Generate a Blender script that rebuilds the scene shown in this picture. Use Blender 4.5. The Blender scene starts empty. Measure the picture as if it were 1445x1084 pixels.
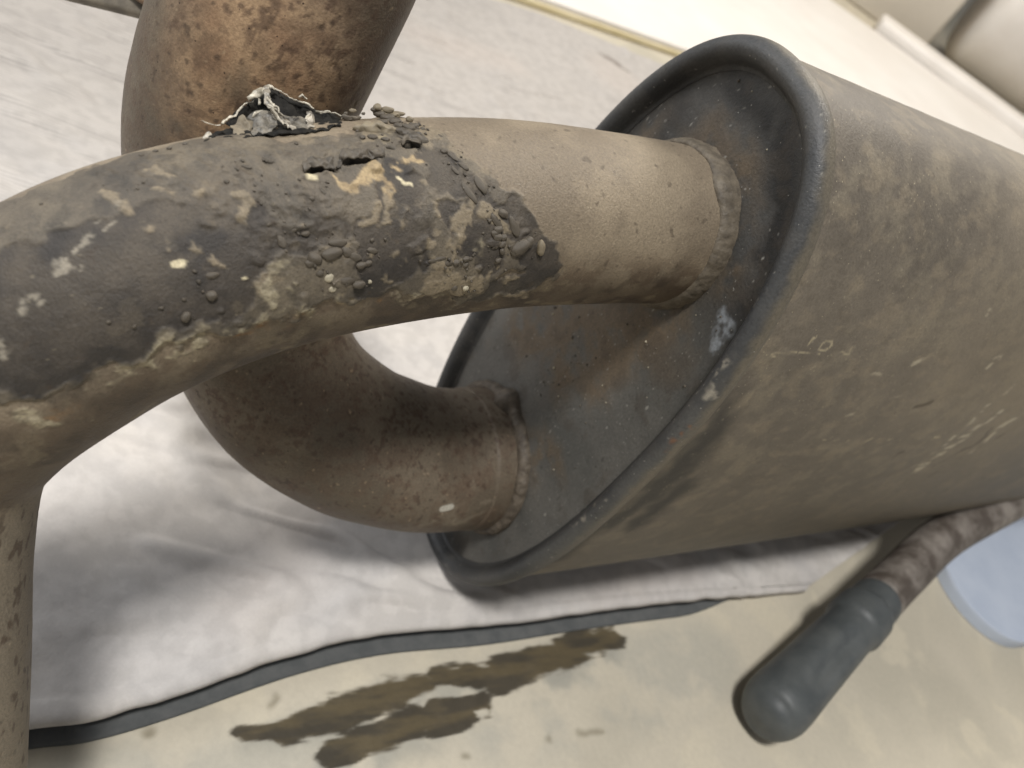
import bpy, bmesh, math, random
import numpy as np
from mathutils import Vector, Matrix

# ------------------------------------------------------------------ camera
scene = bpy.context.scene
COL = scene.collection
cam_data = bpy.data.cameras.new("camera")
cam = bpy.data.objects.new("camera", cam_data)
COL.objects.link(cam)
scene.camera = cam
cam.matrix_world = Matrix(((0.803646, -0.595108, 0.0, 0.0),
                           (0.382528, 0.516574, -0.766044, 0.0),
                           (0.455879, 0.615628, 0.642788, 0.345),
                           (0, 0, 0, 1)))
cam_data.sensor_width = 36.0
cam_data.lens = 27.03
cam_data.clip_start = 0.01
cam_data.clip_end = 60.0
cam_data.dof.use_dof = True
cam_data.dof.focus_distance = 0.215
cam_data.dof.aperture_fstop = 15.0

# ------------------------------------------------------------------ light
world = bpy.data.worlds.new("World")
scene.world = world
world.use_nodes = True
bg = world.node_tree.nodes["Background"]
bg.inputs["Color"].default_value = (0.96, 0.97, 1.0, 1)
bg.inputs["Strength"].default_value = 0.22

def lamp(name, loc, target, size, size_y, power, color):
    l = bpy.data.lights.new(name, 'AREA')
    l.shape = 'RECTANGLE'; l.size = size; l.size_y = size_y
    l.energy = power; l.color = color
    o = bpy.data.objects.new(name, l); COL.objects.link(o)
    o.location = loc
    o.rotation_euler = (Vector(target) - Vector(loc)).to_track_quat('-Z', 'Y').to_euler()
    return o
lamp("ceiling_lamp", (-0.22, -0.60, 2.35), (0.0, 0.22, 0.1), 0.34, 0.34, 54, (1.0, 0.98, 0.96))
lamp("warm_lamp", (0.3, 2.5, 2.5), (0.05, 0.4, 0.1), 0.9, 0.9, 62, (1.0, 0.93, 0.83))
lamp("daylight_fill", (-2.8, 0.1, 1.6), (-0.05, 0.2, 0.05), 1.5, 1.5, 40, (0.94, 0.96, 1.0))  # unseen cool fill, added to lift the left cloth and the shadows

scene.view_settings.view_transform = 'Standard'
scene.view_settings.look = 'None'
scene.view_settings.exposure = 0.0
scene.view_settings.gamma = 1.0

# ------------------------------------------------------------------ numpy helpers
_rng = np.random.default_rng(7)
_TAB = _rng.random(64 * 64 * 64).astype(np.float32)

def vnoise(P, s):
    """value noise 0..1, P (N,3) metres, s = cell size in metres"""
    Q = P * np.float32(1.0 / s) + np.float32(1000.37)
    I = np.floor(Q); Fr = (Q - I).astype(np.float32); I = I.astype(np.int64)
    Fr = Fr * Fr * (3 - 2 * Fr)
    x0 = I[:, 0] & 63; y0 = I[:, 1] & 63; z0 = I[:, 2] & 63
    x1 = (x0 + 1) & 63; y1 = (y0 + 1) & 63; z1 = (z0 + 1) & 63
    fx, fy, fz = Fr[:, 0], Fr[:, 1], Fr[:, 2]
    x0 = x0 << 12; x1 = x1 << 12; y0 = y0 << 6; y1 = y1 << 6
    def lx(y, z): a = _TAB[x0 + y + z]; return a + (_TAB[x1 + y + z] - a) * fx
    a = lx(y0, z0); a += (lx(y1, z0) - a) * fy
    b = lx(y0, z1); b += (lx(y1, z1) - b) * fy
    return a + (b - a) * fz

def fbm(P, s, octv=4, gain=0.55):
    t = 0; amp = 1.0; tot = 0
    for k in range(octv):
        t = t + amp * vnoise(P + np.float32(0.713 * k), s / 2.03 ** k); tot += amp; amp *= gain
    return t / tot

def sstep(a, b, x):
    t = np.clip((x - a) / (b - a), 0, 1); return t * t * (3 - 2 * t)

def mix(a, b, t):
    return a + (b - a) * np.asarray(t)[..., None]

def lin(r, g, b):
    """sRGB bytes to linear"""
    c = np.array([r, g, b], dtype=np.float32) / 255
    return np.where(c < 0.04045, c / 12.92, ((c + 0.055) / 1.055) ** 2.4).astype(np.float32)

def caps(P, lines):
    """signed distance (inside > 0, metres) to a union of tapered capsules"""
    best = np.full(len(P), -1.0, np.float32)
    for pl in lines:
        pl = np.asarray(pl, np.float32)
        if len(pl) == 1: pl = np.vstack([pl, pl + np.float32([1e-5, 0, 0, 0])])
        for A, B in zip(pl[:-1], pl[1:]):
            r = max(A[3], B[3]); m = r * 1.5 + 0.004
            lo = np.minimum(A[:3], B[:3]) - m; hi = np.maximum(A[:3], B[:3]) + m
            ix = np.nonzero(((P > lo) & (P < hi)).all(1))[0]
            if not len(ix): continue
            p = P[ix] - A[:3]; ab = B[:3] - A[:3]
            t = np.clip(p @ ab / (ab @ ab), 0, 1)
            dd = A[3] + (B[3] - A[3]) * t - np.linalg.norm(p - t[:, None] * ab, axis=1)
            best[ix] = np.maximum(best[ix], dd)
    return best

def spline(ctrl, n):
    """Catmull-Rom through rows of ctrl, resampled evenly by arc length"""
    C = np.asarray(ctrl, float)
    C = np.vstack([2 * C[0] - C[1], C, 2 * C[-1] - C[-2]])
    out = []
    for i in range(1, len(C) - 2):
        t = np.linspace(0, 1, 60, endpoint=False)[:, None]
        p0, p1, p2, p3 = C[i - 1:i + 3]
        out.append(0.5 * (2 * p1 + (p2 - p0) * t + (2 * p0 - 5 * p1 + 4 * p2 - p3) * t ** 2 + (3 * p1 - p0 - 3 * p2 + p3) * t ** 3))
    out = np.vstack(out + [C[-2][None]])
    s = np.r_[0, np.cumsum(np.linalg.norm(np.diff(out[:, :3], axis=0), axis=1))]
    si = np.linspace(0, s[-1], n)
    return np.stack([np.interp(si, s, out[:, k]) for k in range(out.shape[1])], 1), si

def smooth_rows(A, k):
    for _ in range(k):
        B = A.copy(); B[1:-1] = 0.25 * A[:-2] + 0.5 * A[1:-1] + 0.25 * A[2:]; A = B
    return A

def tube(ctrl, nu, nv, up=(0, 0, 1), smooth=0):
    """ctrl rows x,y,z,r -> P (nu,nv,3), N, arc length (nu), angle (nv)"""
    c, s = spline(ctrl, nu)
    c = smooth_rows(c, smooth)
    T = np.gradient(c[:, :3], axis=0); T /= np.linalg.norm(T, axis=1)[:, None]
    a = np.asarray(up, float); a = a - (a @ T[0]) * T[0]; a /= np.linalg.norm(a)
    U = [a]
    for i in range(1, nu):
        a = U[-1] - (U[-1] @ T[i]) * T[i]; U.append(a / np.linalg.norm(a))
    U = np.array(U); V = np.cross(T, U)
    ang = np.linspace(0, 2 * np.pi, nv, endpoint=False)
    Nn = U[:, None, :] * np.cos(ang)[None, :, None] + V[:, None, :] * np.sin(ang)[None, :, None]
    P = c[:, None, :3] + Nn * c[:, None, 3:4]
    return P.astype(np.float32), Nn.astype(np.float32), s, ang

# ------------------------------------------------------------------ layout of the silencer (metres)
D = np.array([0.67541, 0.73744, 0.0])            # long axis of the silencer, away from the camera
AX = np.array([0.0, 0.0, 1.0])                   # long axis of its oval end
SX = np.cross(AX, D)                             # short axis
CEN = np.array([0.0121, 0.2575, 0.1545])
HA, HB, NEXP = 0.1394, 0.0632, 2.39

FRONT = [(0.0202, 0.2685, 0.2307, .0275), (0.0114, 0.2581, 0.2304, .0275), (-0.0080, 0.2335, 0.2292, .0275), (-0.0336, 0.1994, 0.2264, .0275),
         (-0.0586, 0.1649, 0.2187, .0275), (-0.0745, 0.1402, 0.2110, .0275), (-0.0861, 0.1178, 0.2015, .0276), (-0.0946, 0.1012, 0.1879, .0277),
         (-0.1022, 0.0882, 0.1701, .0277), (-0.1041, 0.0774, 0.1526, .0276), (-0.0948, 0.0653, 0.1319, .0275), (-0.0794, 0.0515, 0.1077, .0275),
         (-0.0608, 0.0346, 0.0751, .0275), (-0.036, 0.013, 0.030, .0275)]
BACK = [(0.0286, 0.2811, 0.0802, .0332), (0.0098, 0.2596, 0.0797, .0332), (-0.0104, 0.2372, 0.0800, .0332), (-0.0284, 0.2207, 0.0861, .0332), (-0.0443, 0.2093, 0.0927, .0332), (-0.0682, 0.1995, 0.1052, .0332), (-0.0909, 0.1986, 0.1243, .0332), (-0.1100, 0.1985, 0.1568, .0332), (-0.1226, 0.2016, 0.1909, .0332), (-0.1205, 0.2017, 0.2260, .0332), (-0.1211, 0.2085, 0.2512, .0332), (-0.1232, 0.2171, 0.2770, .0332)]

def outline(n):
    """superellipse, evenly spaced by arc: points and outward normals as (sx, ax) pairs"""
    t = np.linspace(0, 2 * np.pi, 20001)
    x = HB * np.sign(np.cos(t)) * np.abs(np.cos(t)) ** (2 / NEXP)
    y = HA * np.sign(np.sin(t)) * np.abs(np.sin(t)) ** (2 / NEXP)
    s = np.r_[0, np.cumsum(np.hypot(np.diff(x), np.diff(y)))]
    si = np.linspace(0, s[-1], n, endpoint=False)
    o = np.stack([np.interp(si, s, x), np.interp(si, s, y)], 1)
    tg = np.roll(o, -2, 0) - np.roll(o, 2, 0)
    tg = 0.25 * np.roll(tg, 1, 0) + 0.5 * tg + 0.25 * np.roll(tg, -1, 0)
    nn = np.stack([tg[:, 1], -tg[:, 0]], 1); nn /= np.linalg.norm(nn, axis=1)[:, None]
    return o, nn

def oval_rings(profile, n):
    """profile rows (inset, height towards the camera) -> (rows, n, 3)"""
    o, nn = outline(n)
    rows = []
    for q, h in profile:
        p = o - nn * q
        rows.append(CEN + p[:, :1] * SX + p[:, 1:] * AX - h * D)
    return np.array(rows, np.float32)

# cross-section of the rolled rim, from the seam over the lip down into the recessed end plate
_rim_ctrl = [(.0004, -.0042, 0, 0), (-.0016, -.0036, 0, 0), (-.0028, -.0018, 0, 0), (-.0030, .0008, 0, 0), (-.0020, .0036, 0, 0), (.0002, .0056, 0, 0), (.0028, .0063, 0, 0), (.0052, .0058, 0, 0),
             (.0072, .0044, 0, 0), (.0088, .0022, 0, 0), (.0102, -.0002, 0, 0), (.0120, -.0012, 0, 0)]
RIM_PROFILE = spline(_rim_ctrl, 46)[0][:, :2] * [.70, .85]
def shell_points(nl, n):
    o, nn = outline(n)
    t = np.linspace(0, 1, nl) ** 1.35 * 0.74
    P = (CEN + o[:, :1] * SX + o[:, 1:] * AX)[None] + t[:, None, None] * D
    Nn = (nn[:, :1] * SX + nn[:, 1:] * AX)
    return P.astype(np.float32), np.broadcast_to(Nn, P.shape).astype(np.float32), t
def plate_points(nr, n):
    o, nn = outline(n)
    q = .0120 * .70
    edge = o - nn * q
    k = np.linspace(1, 0.02, nr)
    P = CEN + (edge[None] * k[:, None, None])[..., :1] * SX + (edge[None] * k[:, None, None])[..., 1:] * AX + 0.0012 * D
    return P.astype(np.float32)

FEAT = {}
# places of wear, painted shade, lumps and torn scraps on the surfaces (metres)
FEAT['front_coat']=[[(-0.10655,0.09048,0.2108,0.01434),(-0.09759,0.09819,0.21998,0.01219),(-0.09274,0.09693,0.22065,0.01066),(-0.08994,0.10929,0.2276,0.01174),(-0.08567,0.12349,0.23369,0.01072),(-0.07919,0.13749,0.23824,0.00882)],[(-0.09338,0.0791,0.20462,0.01529),(-0.08358,0.08884,0.213,0.01691),(-0.07784,0.09815,0.21938,0.01696),(-0.07189,0.10996,0.22585,0.01808),(-0.06526,0.12288,0.23074,0.01931),(-0.05799,0.13679,0.23616,0.02062),(-0.04979,0.14965,0.24,0.02149),(-0.04169,0.15927,0.24205,0.01734)],[(-0.0564,0.17177,0.24841,0.00714),(-0.04364,0.16951,0.24759,0.00603),(-0.03185,0.17161,0.24425,0.00687),(-0.02118,0.1765,0.23937,0.00749),(-0.01273,0.18225,0.23272,0.00547),(-0.0126,0.18078,0.22531,0.00437),(-0.01973,0.17155,0.222,0.00485),(-0.02445,0.16512,0.21914,0.00421)],[(-0.03895,0.15499,0.23701,0.01734),(-0.02706,0.16666,0.23586,0.01276)]]
FEAT['front_charcoal']=[[(-0.09338,0.0791,0.20462,0.01251),(-0.08518,0.08714,0.21168,0.01293),(-0.0789,0.09582,0.21783,0.01358),(-0.07294,0.10561,0.22328,0.01349),(-0.06736,0.11333,0.22567,0.01206),(-0.0654,0.12015,0.22888,0.00922)],[(-0.08188,0.08133,0.20267,0.00567),(-0.07395,0.09038,0.20759,0.00581),(-0.0704,0.09716,0.21262,0.00588)],[(-0.05601,0.13613,0.23482,0.0042),(-0.05266,0.13974,0.23532,0.00295)],[(-0.04732,0.14222,0.23324,0.00333),(-0.04596,0.14669,0.23549,0.00573),(-0.04867,0.15101,0.24028,0.00439),(-0.05237,0.15717,0.2447,0.00409),(-0.04734,0.15574,0.24257,0.00375)],[(-0.04106,0.14545,0.22845,0.00618),(-0.04131,0.14926,0.23332,0.00515),(-0.04122,0.14169,0.22194,0.00311),(-0.03713,0.1472,0.21948,0.00321)],[(-0.04303,0.15553,0.24042,0.00206),(-0.03868,0.15401,0.23537,0.00347),(-0.03493,0.15372,0.23014,0.00212)],[(-0.05208,0.16676,0.24784,0.0028),(-0.04786,0.16876,0.24806,0.00388),(-0.04068,0.169,0.24666,0.00426),(-0.03308,0.16981,0.24408,0.00431),(-0.03077,0.17066,0.24314,0.00398),(-0.02579,0.17492,0.24268,0.00479),(-0.01609,0.18065,0.23751,0.00535),(-0.01016,0.18485,0.23064,0.00436),(-0.01436,0.17869,0.22788,0.00508),(-0.01871,0.17243,0.22374,0.00426),(-0.02383,0.1678,0.21513,0.00313)],[(-0.03708,0.16302,0.24167,0.00282),(-0.0399,0.16149,0.24246,0.0028),(-0.02757,0.16691,0.23656,0.00437),(-0.02336,0.16844,0.23157,0.00409)],[(-0.05691,0.13082,0.23133,0.00351),(-0.06369,0.1274,0.23291,0.00219)],[(-0.04663,0.16433,0.24624,0.00314),(-0.04607,0.16091,0.2447,0.00173)]]
FEAT['front_tan']=[[(-0.03625,0.16605,0.24328,0.00248),(-0.03359,0.16351,0.23949,0.00356),(-0.03158,0.16113,0.23506,0.00322)],[(-0.03826,0.15715,0.23837,0.00139),(-0.03611,0.15496,0.23339,0.00158),(-0.03205,0.15696,0.22949,0.00143)],[(-0.03267,0.17086,0.24441,0.00162),(-0.02949,0.17241,0.24334,0.00164),(-0.02534,0.17298,0.24028,0.00166)],[(-0.03145,0.15579,0.22505,0.00253),(-0.02818,0.16046,0.22688,0.00367),(-0.02462,0.16494,0.22646,0.00299)],[(-0.0317,0.1548,0.22204,0.00146),(-0.03412,0.15143,0.21941,0.00109)],[(-0.05005,0.15106,0.24095,0.00168),(-0.04745,0.15043,0.23928,0.00236)],[(-0.05201,0.14781,0.24018,0.00133),(-0.04913,0.14631,0.23763,0.0015)],[(-0.01727,0.1748,0.22686,0.00135),(-0.01946,0.17232,0.22865,0.00114)],[(-0.03934,0.14777,0.22858,0.00121),(-0.03961,0.14933,0.23183,0.00052)],[(-0.02268,0.16929,0.23167,0.00168),(-0.02196,0.169,0.22847,0.00113)],[(-0.04169,0.15927,0.24205,0.00121),(-0.03958,0.15879,0.24049,0.00087)],[(-0.042,0.16337,0.24457,0.00087)],[(-0.08899,0.11007,0.22838,0.00176),(-0.08491,0.10961,0.2285,0.00117)],[(-0.07958,0.10895,0.22758,0.00132),(-0.08115,0.10867,0.22764,0.00088)],[(-0.08607,0.11108,0.22924,0.00118),(-0.08384,0.10944,0.22845,0.00088)],[(-0.07505,0.11005,0.22729,0.00074),(-0.07531,0.11123,0.22788,0.00074)],[(-0.07617,0.12007,0.23258,0.00121),(-0.07899,0.11881,0.23252,0.00075),(-0.08107,0.11765,0.23219,0.0012),(-0.08348,0.11637,0.23146,0.0009)],[(-0.07215,0.12535,0.23438,0.00216),(-0.06909,0.12536,0.23373,0.00139)],[(-0.06893,0.11373,0.22687,0.00135),(-0.06672,0.11465,0.22611,0.00136),(-0.06472,0.11587,0.22539,0.00122)],[(-0.09979,0.0962,0.21822,0.00086),(-0.10034,0.09512,0.21736,0.00086)],[(-0.08694,0.11999,0.23217,0.00106),(-0.08312,0.12074,0.23321,0.00076)],[(-0.08477,0.08223,0.20592,0.00112)],[(-0.04014,0.14494,0.22463,0.00069),(-0.03993,0.14415,0.22279,0.00052),(-0.03896,0.14696,0.22643,0.00104)],[(-0.06198,0.11141,0.21832,0.00077),(-0.06042,0.1123,0.21682,0.00062)],[(-0.06743,0.10241,0.21499,0.0009),(-0.06637,0.10411,0.21589,0.0009)],[(-0.04522,0.14317,0.2317,0.00101),(-0.04722,0.14856,0.23809,0.00101)],[(-0.04563,0.15792,0.24296,0.00103),(-0.04745,0.15914,0.24437,0.00069)]]
FEAT['front_ochre']=[[(-0.06414,0.14228,0.2406,0.00081),(-0.05949,0.14384,0.24038,0.00131),(-0.05702,0.146,0.24075,0.00148),(-0.05623,0.14993,0.2425,0.00133),(-0.05573,0.15317,0.24372,0.00151)],[(-0.05599,0.15227,0.24324,0.00151),(-0.05324,0.1517,0.24256,0.00151),(-0.05074,0.15165,0.24168,0.00118)],[(-0.0558,0.15586,0.24477,0.00102),(-0.05523,0.16075,0.24615,0.00103),(-0.05295,0.16357,0.24682,0.00104),(-0.0498,0.16466,0.24702,0.00105)],[(-0.05418,0.15806,0.24515,0.00085)],[(-0.05491,0.14977,0.24208,0.001)]]
FEAT['front_cream']=[[(-0.05174,0.15658,0.24411,0.00051),(-0.04998,0.15662,0.24391,0.00055),(-0.04827,0.15765,0.24392,0.00051)],[(-0.0716,0.10901,0.22496,0.00074),(-0.07092,0.11008,0.22514,0.00074)],[(-0.06516,0.14082,0.2402,0.00081),(-0.06384,0.14166,0.24045,0.00065)],[(-0.06093,0.11859,0.2244,0.00047)]]
FEAT['front_scuff']=[[(-0.08621,0.08726,0.21215,0.00126),(-0.08524,0.08949,0.21424,0.00127)],[(-0.08616,0.08797,0.21297,0.00168),(-0.08574,0.08915,0.21402,0.00141)],[(-0.08572,0.09459,0.21885,0.00113),(-0.08614,0.09656,0.22038,0.00142),(-0.08653,0.09898,0.2223,0.00086)],[(-0.08761,0.09516,0.21954,0.00057),(-0.08516,0.09363,0.21788,0.00042)],[(-0.08624,0.10034,0.2232,0.00086),(-0.08611,0.10221,0.2243,0.00115),(-0.08618,0.10562,0.22646,0.00116),(-0.0868,0.10937,0.22809,0.00088)],[(-0.08511,0.09722,0.22088,0.00142),(-0.0835,0.09691,0.2204,0.00071)],[(-0.0859,0.08199,0.20614,0.00112)],[(-0.08457,0.0813,0.20462,0.00084)]]
FEAT['front_crust']=[[(-0.0714,0.0885,0.1993,0.00134),(-0.06929,0.09212,0.20121,0.00165),(-0.06708,0.0961,0.20443,0.00196),(-0.06519,0.09968,0.20675,0.00259),(-0.06365,0.10286,0.20838,0.00276),(-0.06142,0.10752,0.21009,0.00249),(-0.05915,0.11207,0.21271,0.00236),(-0.05667,0.11675,0.2148,0.00191),(-0.05377,0.12155,0.21582,0.00146),(-0.05016,0.12833,0.2172,0.00116),(-0.04589,0.13449,0.21917,0.00119),(-0.04062,0.14232,0.21954,0.00087)],[(-0.05553,0.12291,0.22121,0.00224),(-0.05641,0.12404,0.22436,0.00191),(-0.05645,0.12673,0.22729,0.00143),(-0.05248,0.12824,0.22407,0.0013)],[(-0.0524,0.12458,0.21695,0.00197),(-0.04963,0.13021,0.22059,0.00133)],[(-0.03622,0.14832,0.22086,0.00125),(-0.03387,0.15149,0.21879,0.00127),(-0.03316,0.15289,0.22274,0.00108)],[(-0.02812,0.1596,0.22081,0.0013),(-0.03033,0.15653,0.21947,0.00092)],[(-0.07635,0.08015,0.19123,0.00266),(-0.07497,0.08153,0.19005,0.00239)],[(-0.02827,0.16333,0.23288,0.00073),(-0.02706,0.16666,0.23586,0.00091)]]
FEAT['front_rust']=[[(-0.07442,0.08257,0.19267,0.00134),(-0.07173,0.08691,0.19518,0.00165)],[(-0.05611,0.11709,0.21193,0.00113),(-0.05201,0.12398,0.21403,0.00132),(-0.04946,0.12841,0.21503,0.00151)],[(-0.05013,0.12757,0.21575,0.00133)],[(-0.04481,0.13599,0.21915,0.00068),(-0.03954,0.14387,0.21975,0.00088)]]
FEAT['front_wet']=[[(-0.07919,0.0807,0.1984,0.00316),(-0.07332,0.087,0.2004,0.00235),(-0.06934,0.09506,0.20714,0.00179)],[(-0.08266,0.07896,0.1993,0.00284)]]
FEAT['front_smooth']=[[(-0.0709,0.16652,0.24353,0.0016),(-0.06689,0.16605,0.24526,0.00229),(-0.06274,0.16743,0.24631,0.00212)],[(-0.06143,0.16361,0.24637,0.00104)]]
FEAT['front_wrinkle']=[[(-0.08417,0.12185,0.23352,0.00912),(-0.07645,0.13197,0.23735,0.01099),(-0.06706,0.14151,0.24075,0.01132),(-0.06285,0.154,0.24442,0.00757)],[(-0.06168,0.12965,0.23343,0.00788),(-0.05845,0.13716,0.2367,0.00644)],[(-0.05362,0.17062,0.24864,0.00533)]]
FEAT['front_soot']=[[(-0.06634,0.14148,0.24048,0.0004),(-0.06539,0.14318,0.24115,0.00081),(-0.06381,0.14497,0.24165,0.00082),(-0.0627,0.14607,0.24206,0.00049)],[(-0.0623,0.14861,0.24285,0.0005),(-0.06125,0.15126,0.24348,0.00083),(-0.05937,0.15361,0.24422,0.00084),(-0.05812,0.15522,0.24476,0.00068)],[(-0.05841,0.15653,0.24491,0.00025),(-0.05764,0.15849,0.24562,0.00026)],[(-0.05605,0.16491,0.24708,0.00052),(-0.05395,0.16796,0.248,0.0007)],[(-0.0585,0.16169,0.2464,0.00035),(-0.05713,0.16209,0.24663,0.00035)],[(-0.08358,0.14315,0.23769,0.00033),(-0.08048,0.14519,0.23906,0.00033)]]
FEAT['front_edge']=[[(-0.06767,0.15239,0.24352,0.00034),(-0.06694,0.15418,0.24386,0.00034)],[(-0.06285,0.154,0.24442,0.00025),(-0.06032,0.15214,0.24384,0.00025)]]
FEAT['shell_smudge']=[[(0.06624,0.22307,0.12743,0.00286),(0.06909,0.22555,0.15237,0.00711),(0.06934,0.22629,0.17662,0.00779),(0.06777,0.22614,0.19318,0.00549),(0.063,0.22314,0.2078,0.00239)],[(0.07675,0.23478,0.12742,0.0053),(0.07743,0.23472,0.15616,0.00555)]]
FEAT['shell_scratch']=[[(0.19241,0.35983,0.16259,0.00181),(0.19158,0.35965,0.17672,0.00248),(0.18901,0.35755,0.18844,0.00138)],[(0.1916,0.3598,0.18526,0.00105),(0.18802,0.35795,0.19884,0.00119),(0.18636,0.35814,0.21225,0.00116),(0.18985,0.36462,0.22203,0.00083)],[(0.19317,0.36117,0.17173,0.00143),(0.18774,0.35683,0.19496,0.00068)],[(0.19698,0.36467,0.1535,0.00334),(0.19682,0.36478,0.17185,0.00396),(0.19782,0.36701,0.18825,0.00317),(0.20068,0.37212,0.2025,0.00208)],[(0.21895,0.38903,0.16998,0.00227),(0.2155,0.38679,0.19465,0.00217),(0.21934,0.39269,0.20225,0.00181)],[(0.1923,0.35981,0.15583,0.00146),(0.19366,0.36107,0.1659,0.00144)],[(0.13256,0.31529,0.25436,0.00083),(0.13342,0.31845,0.25713,0.00083)],[(0.12055,0.29047,0.22761,0.0011),(0.12401,0.29617,0.23292,0.00138)],[(0.15882,0.33387,0.23166,0.00182),(0.16095,0.33777,0.2354,0.00182)],[(0.12826,0.2952,0.21147,0.00115),(0.13113,0.29811,0.21222,0.00087)],[(0.10558,0.27312,0.22305,0.0008),(0.11061,0.27852,0.22215,0.00108)],[(0.11532,0.27881,0.2005,0.00056),(0.11673,0.28058,0.20268,0.00056)]]
FEAT['shell_mark']=[[(0.06192,0.22754,0.22955,0.00025),(0.0653,0.23107,0.23037,0.0003),(0.0696,0.23652,0.2306,0.00026)],[(0.06191,0.22677,0.22834,0.00023),(0.06366,0.22907,0.22857,0.00023)],[(0.07071,0.23748,0.23053,0.00024),(0.07503,0.24202,0.23109,0.00024)],[(0.07132,0.2396,0.23426,0.00038),(0.07121,0.24008,0.23632,0.00037),(0.07182,0.2412,0.23715,0.00023)],[(0.07687,0.24442,0.2321,0.00026),(0.07608,0.24446,0.23432,0.00031),(0.07673,0.24582,0.23611,0.00038),(0.07859,0.2481,0.23615,0.00034),(0.07996,0.24888,0.23423,0.00027),(0.07915,0.24761,0.23257,0.00027),(0.07723,0.24513,0.23228,0.00026)],[(0.08543,0.25396,0.23247,0.00025),(0.08832,0.25679,0.23146,0.0003),(0.08994,0.25848,0.23128,0.00025)],[(0.08872,0.25776,0.23265,0.0003),(0.08801,0.25764,0.23477,0.00027),(0.08932,0.25902,0.23495,0.00027),(0.08992,0.2589,0.23329,0.00027),(0.08908,0.2583,0.23256,0.00025)],[(0.07798,0.24565,0.23071,0.00024)],[(0.08299,0.25079,0.23069,0.00029)],[(0.11686,0.27884,0.18617,0.00047),(0.11796,0.28013,0.18603,0.00041)],[(0.12237,0.2845,0.1852,0.00041),(0.12433,0.28666,0.18611,0.00053)],[(0.12938,0.29242,0.18506,0.00048),(0.13016,0.29302,0.18581,0.00042)],[(0.13471,0.29804,0.18551,0.0004)],[(0.13971,0.30364,0.18401,0.00043),(0.14146,0.30546,0.18619,0.00056)],[(0.14591,0.31028,0.18546,0.00044)],[(0.1515,0.31652,0.18446,0.00048),(0.15287,0.31787,0.18509,0.00038)],[(0.15863,0.32426,0.18412,0.00032)],[(0.16821,0.33441,0.1845,0.00043),(0.16997,0.33645,0.18487,0.00047)],[(0.17777,0.34526,0.18536,0.00061),(0.18174,0.3492,0.18498,0.00048)],[(0.06607,0.23572,0.24073,0.00027)]]
FEAT['shell_darkstreak']=[[(0.20561,0.3743,0.15914,0.00112),(0.20879,0.37778,0.16763,0.00112),(0.21373,0.38366,0.1767,0.00111),(0.21128,0.38208,0.19174,0.00108)],[(0.16918,0.33462,0.1716,0.00102),(0.17354,0.33997,0.17672,0.00085)],[(0.21385,0.38335,0.14757,0.00097),(0.21705,0.38682,0.15222,0.00097)],[(0.14429,0.31141,0.2065,0.00181),(0.1495,0.3177,0.20907,0.00183)],[(0.09781,0.26706,0.23086,0.00051),(0.09791,0.26774,0.23243,0.00051)],[(0.10631,0.28621,0.25341,0.00064),(0.10597,0.28683,0.25535,0.00051)],[(0.22369,0.39454,0.17939,0.00113),(0.22497,0.39668,0.18714,0.00112)]]
FEAT['plate_powder']=[[(0.04113,0.23195,0.22868,0.0014),(0.04387,0.22946,0.22514,0.00256),(0.04688,0.2268,0.2198,0.00234)],[(0.04492,0.22851,0.22918,0.00115),(0.04669,0.22696,0.22663,0.00138)]]
FEAT['plate_brown']=[[(-0.01462,0.28273,0.13175,0.00847),(0.00517,0.26474,0.15784,0.02085),(0.01857,0.25272,0.18298,0.02058),(0.02849,0.24368,0.20608,0.01526)],[(0.00686,0.26299,0.08815,0.01014),(0.02723,0.24465,0.11704,0.00769)],[(-0.00789,0.27685,0.24306,0.00512),(0.00275,0.26712,0.25719,0.00626),(0.01833,0.253,0.25632,0.00601),(0.0295,0.2429,0.24845,0.00549),(0.03744,0.23536,0.23682,0.00461)]]
FEAT['plate_black']=[[(-0.00044,0.27046,0.27904,0.00506),(0.01358,0.25702,0.28184,0.00569),(0.02575,0.24628,0.27567,0.00559),(0.03515,0.23721,0.26452,0.00473),(0.04069,0.23252,0.2507,0.0044)],[(0.04502,0.22849,0.23438,0.00204),(0.04697,0.22648,0.23069,0.00205)],[(0.02187,0.24941,0.03172,0.00362),(0.01985,0.2478,0.02399,0.00292)],[(-0.01929,0.28778,0.24069,0.00371),(-0.01351,0.28224,0.26156,0.00398)]]
FEAT['rim_scuff']=[[(0.05102,0.21453,0.22231,0.00179),(0.05332,0.21386,0.21598,0.00205),(0.05536,0.21315,0.20915,0.00162)],[(0.05233,0.21469,0.22343,0.00067),(0.05276,0.21434,0.21872,0.00068)],[(0.04437,0.22067,0.24374,0.00065),(0.04419,0.22102,0.24649,0.00064)],[(0.05481,0.21119,0.15084,0.00053),(0.05473,0.21142,0.14686,0.00053)],[(0.05368,0.21163,0.14226,0.00054)],[(0.05364,0.21195,0.1343,0.00082),(0.05251,0.2127,0.12474,0.00056)]]
FEAT['rim_rust']=[[(0.05689,0.21208,0.19239,0.0012),(0.05674,0.21186,0.18821,0.00097),(0.0575,0.21179,0.18388,0.00073)],[(0.05624,0.21267,0.1986,0.00095)]]
FEAT['back_white']=[[(0.00832,0.2104,0.09042,0.0018),(0.01041,0.21278,0.09105,0.0018)]]
FEAT['back_pale']=[[(0.02007,0.22202,0.08771,0.00186),(0.02333,0.22723,0.09104,0.00155)],[(0.01596,0.21592,0.07966,0.00217),(0.02239,0.22319,0.08217,0.00157)],[(0.00624,0.20665,0.07905,0.00243)]]
FEAT['back_rustzone']=[[(-0.10672,0.17379,0.24053,0.02215),(-0.10433,0.17213,0.22078,0.02146)],[(-0.11134,0.1695,0.21891,0.01166)]]
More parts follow.
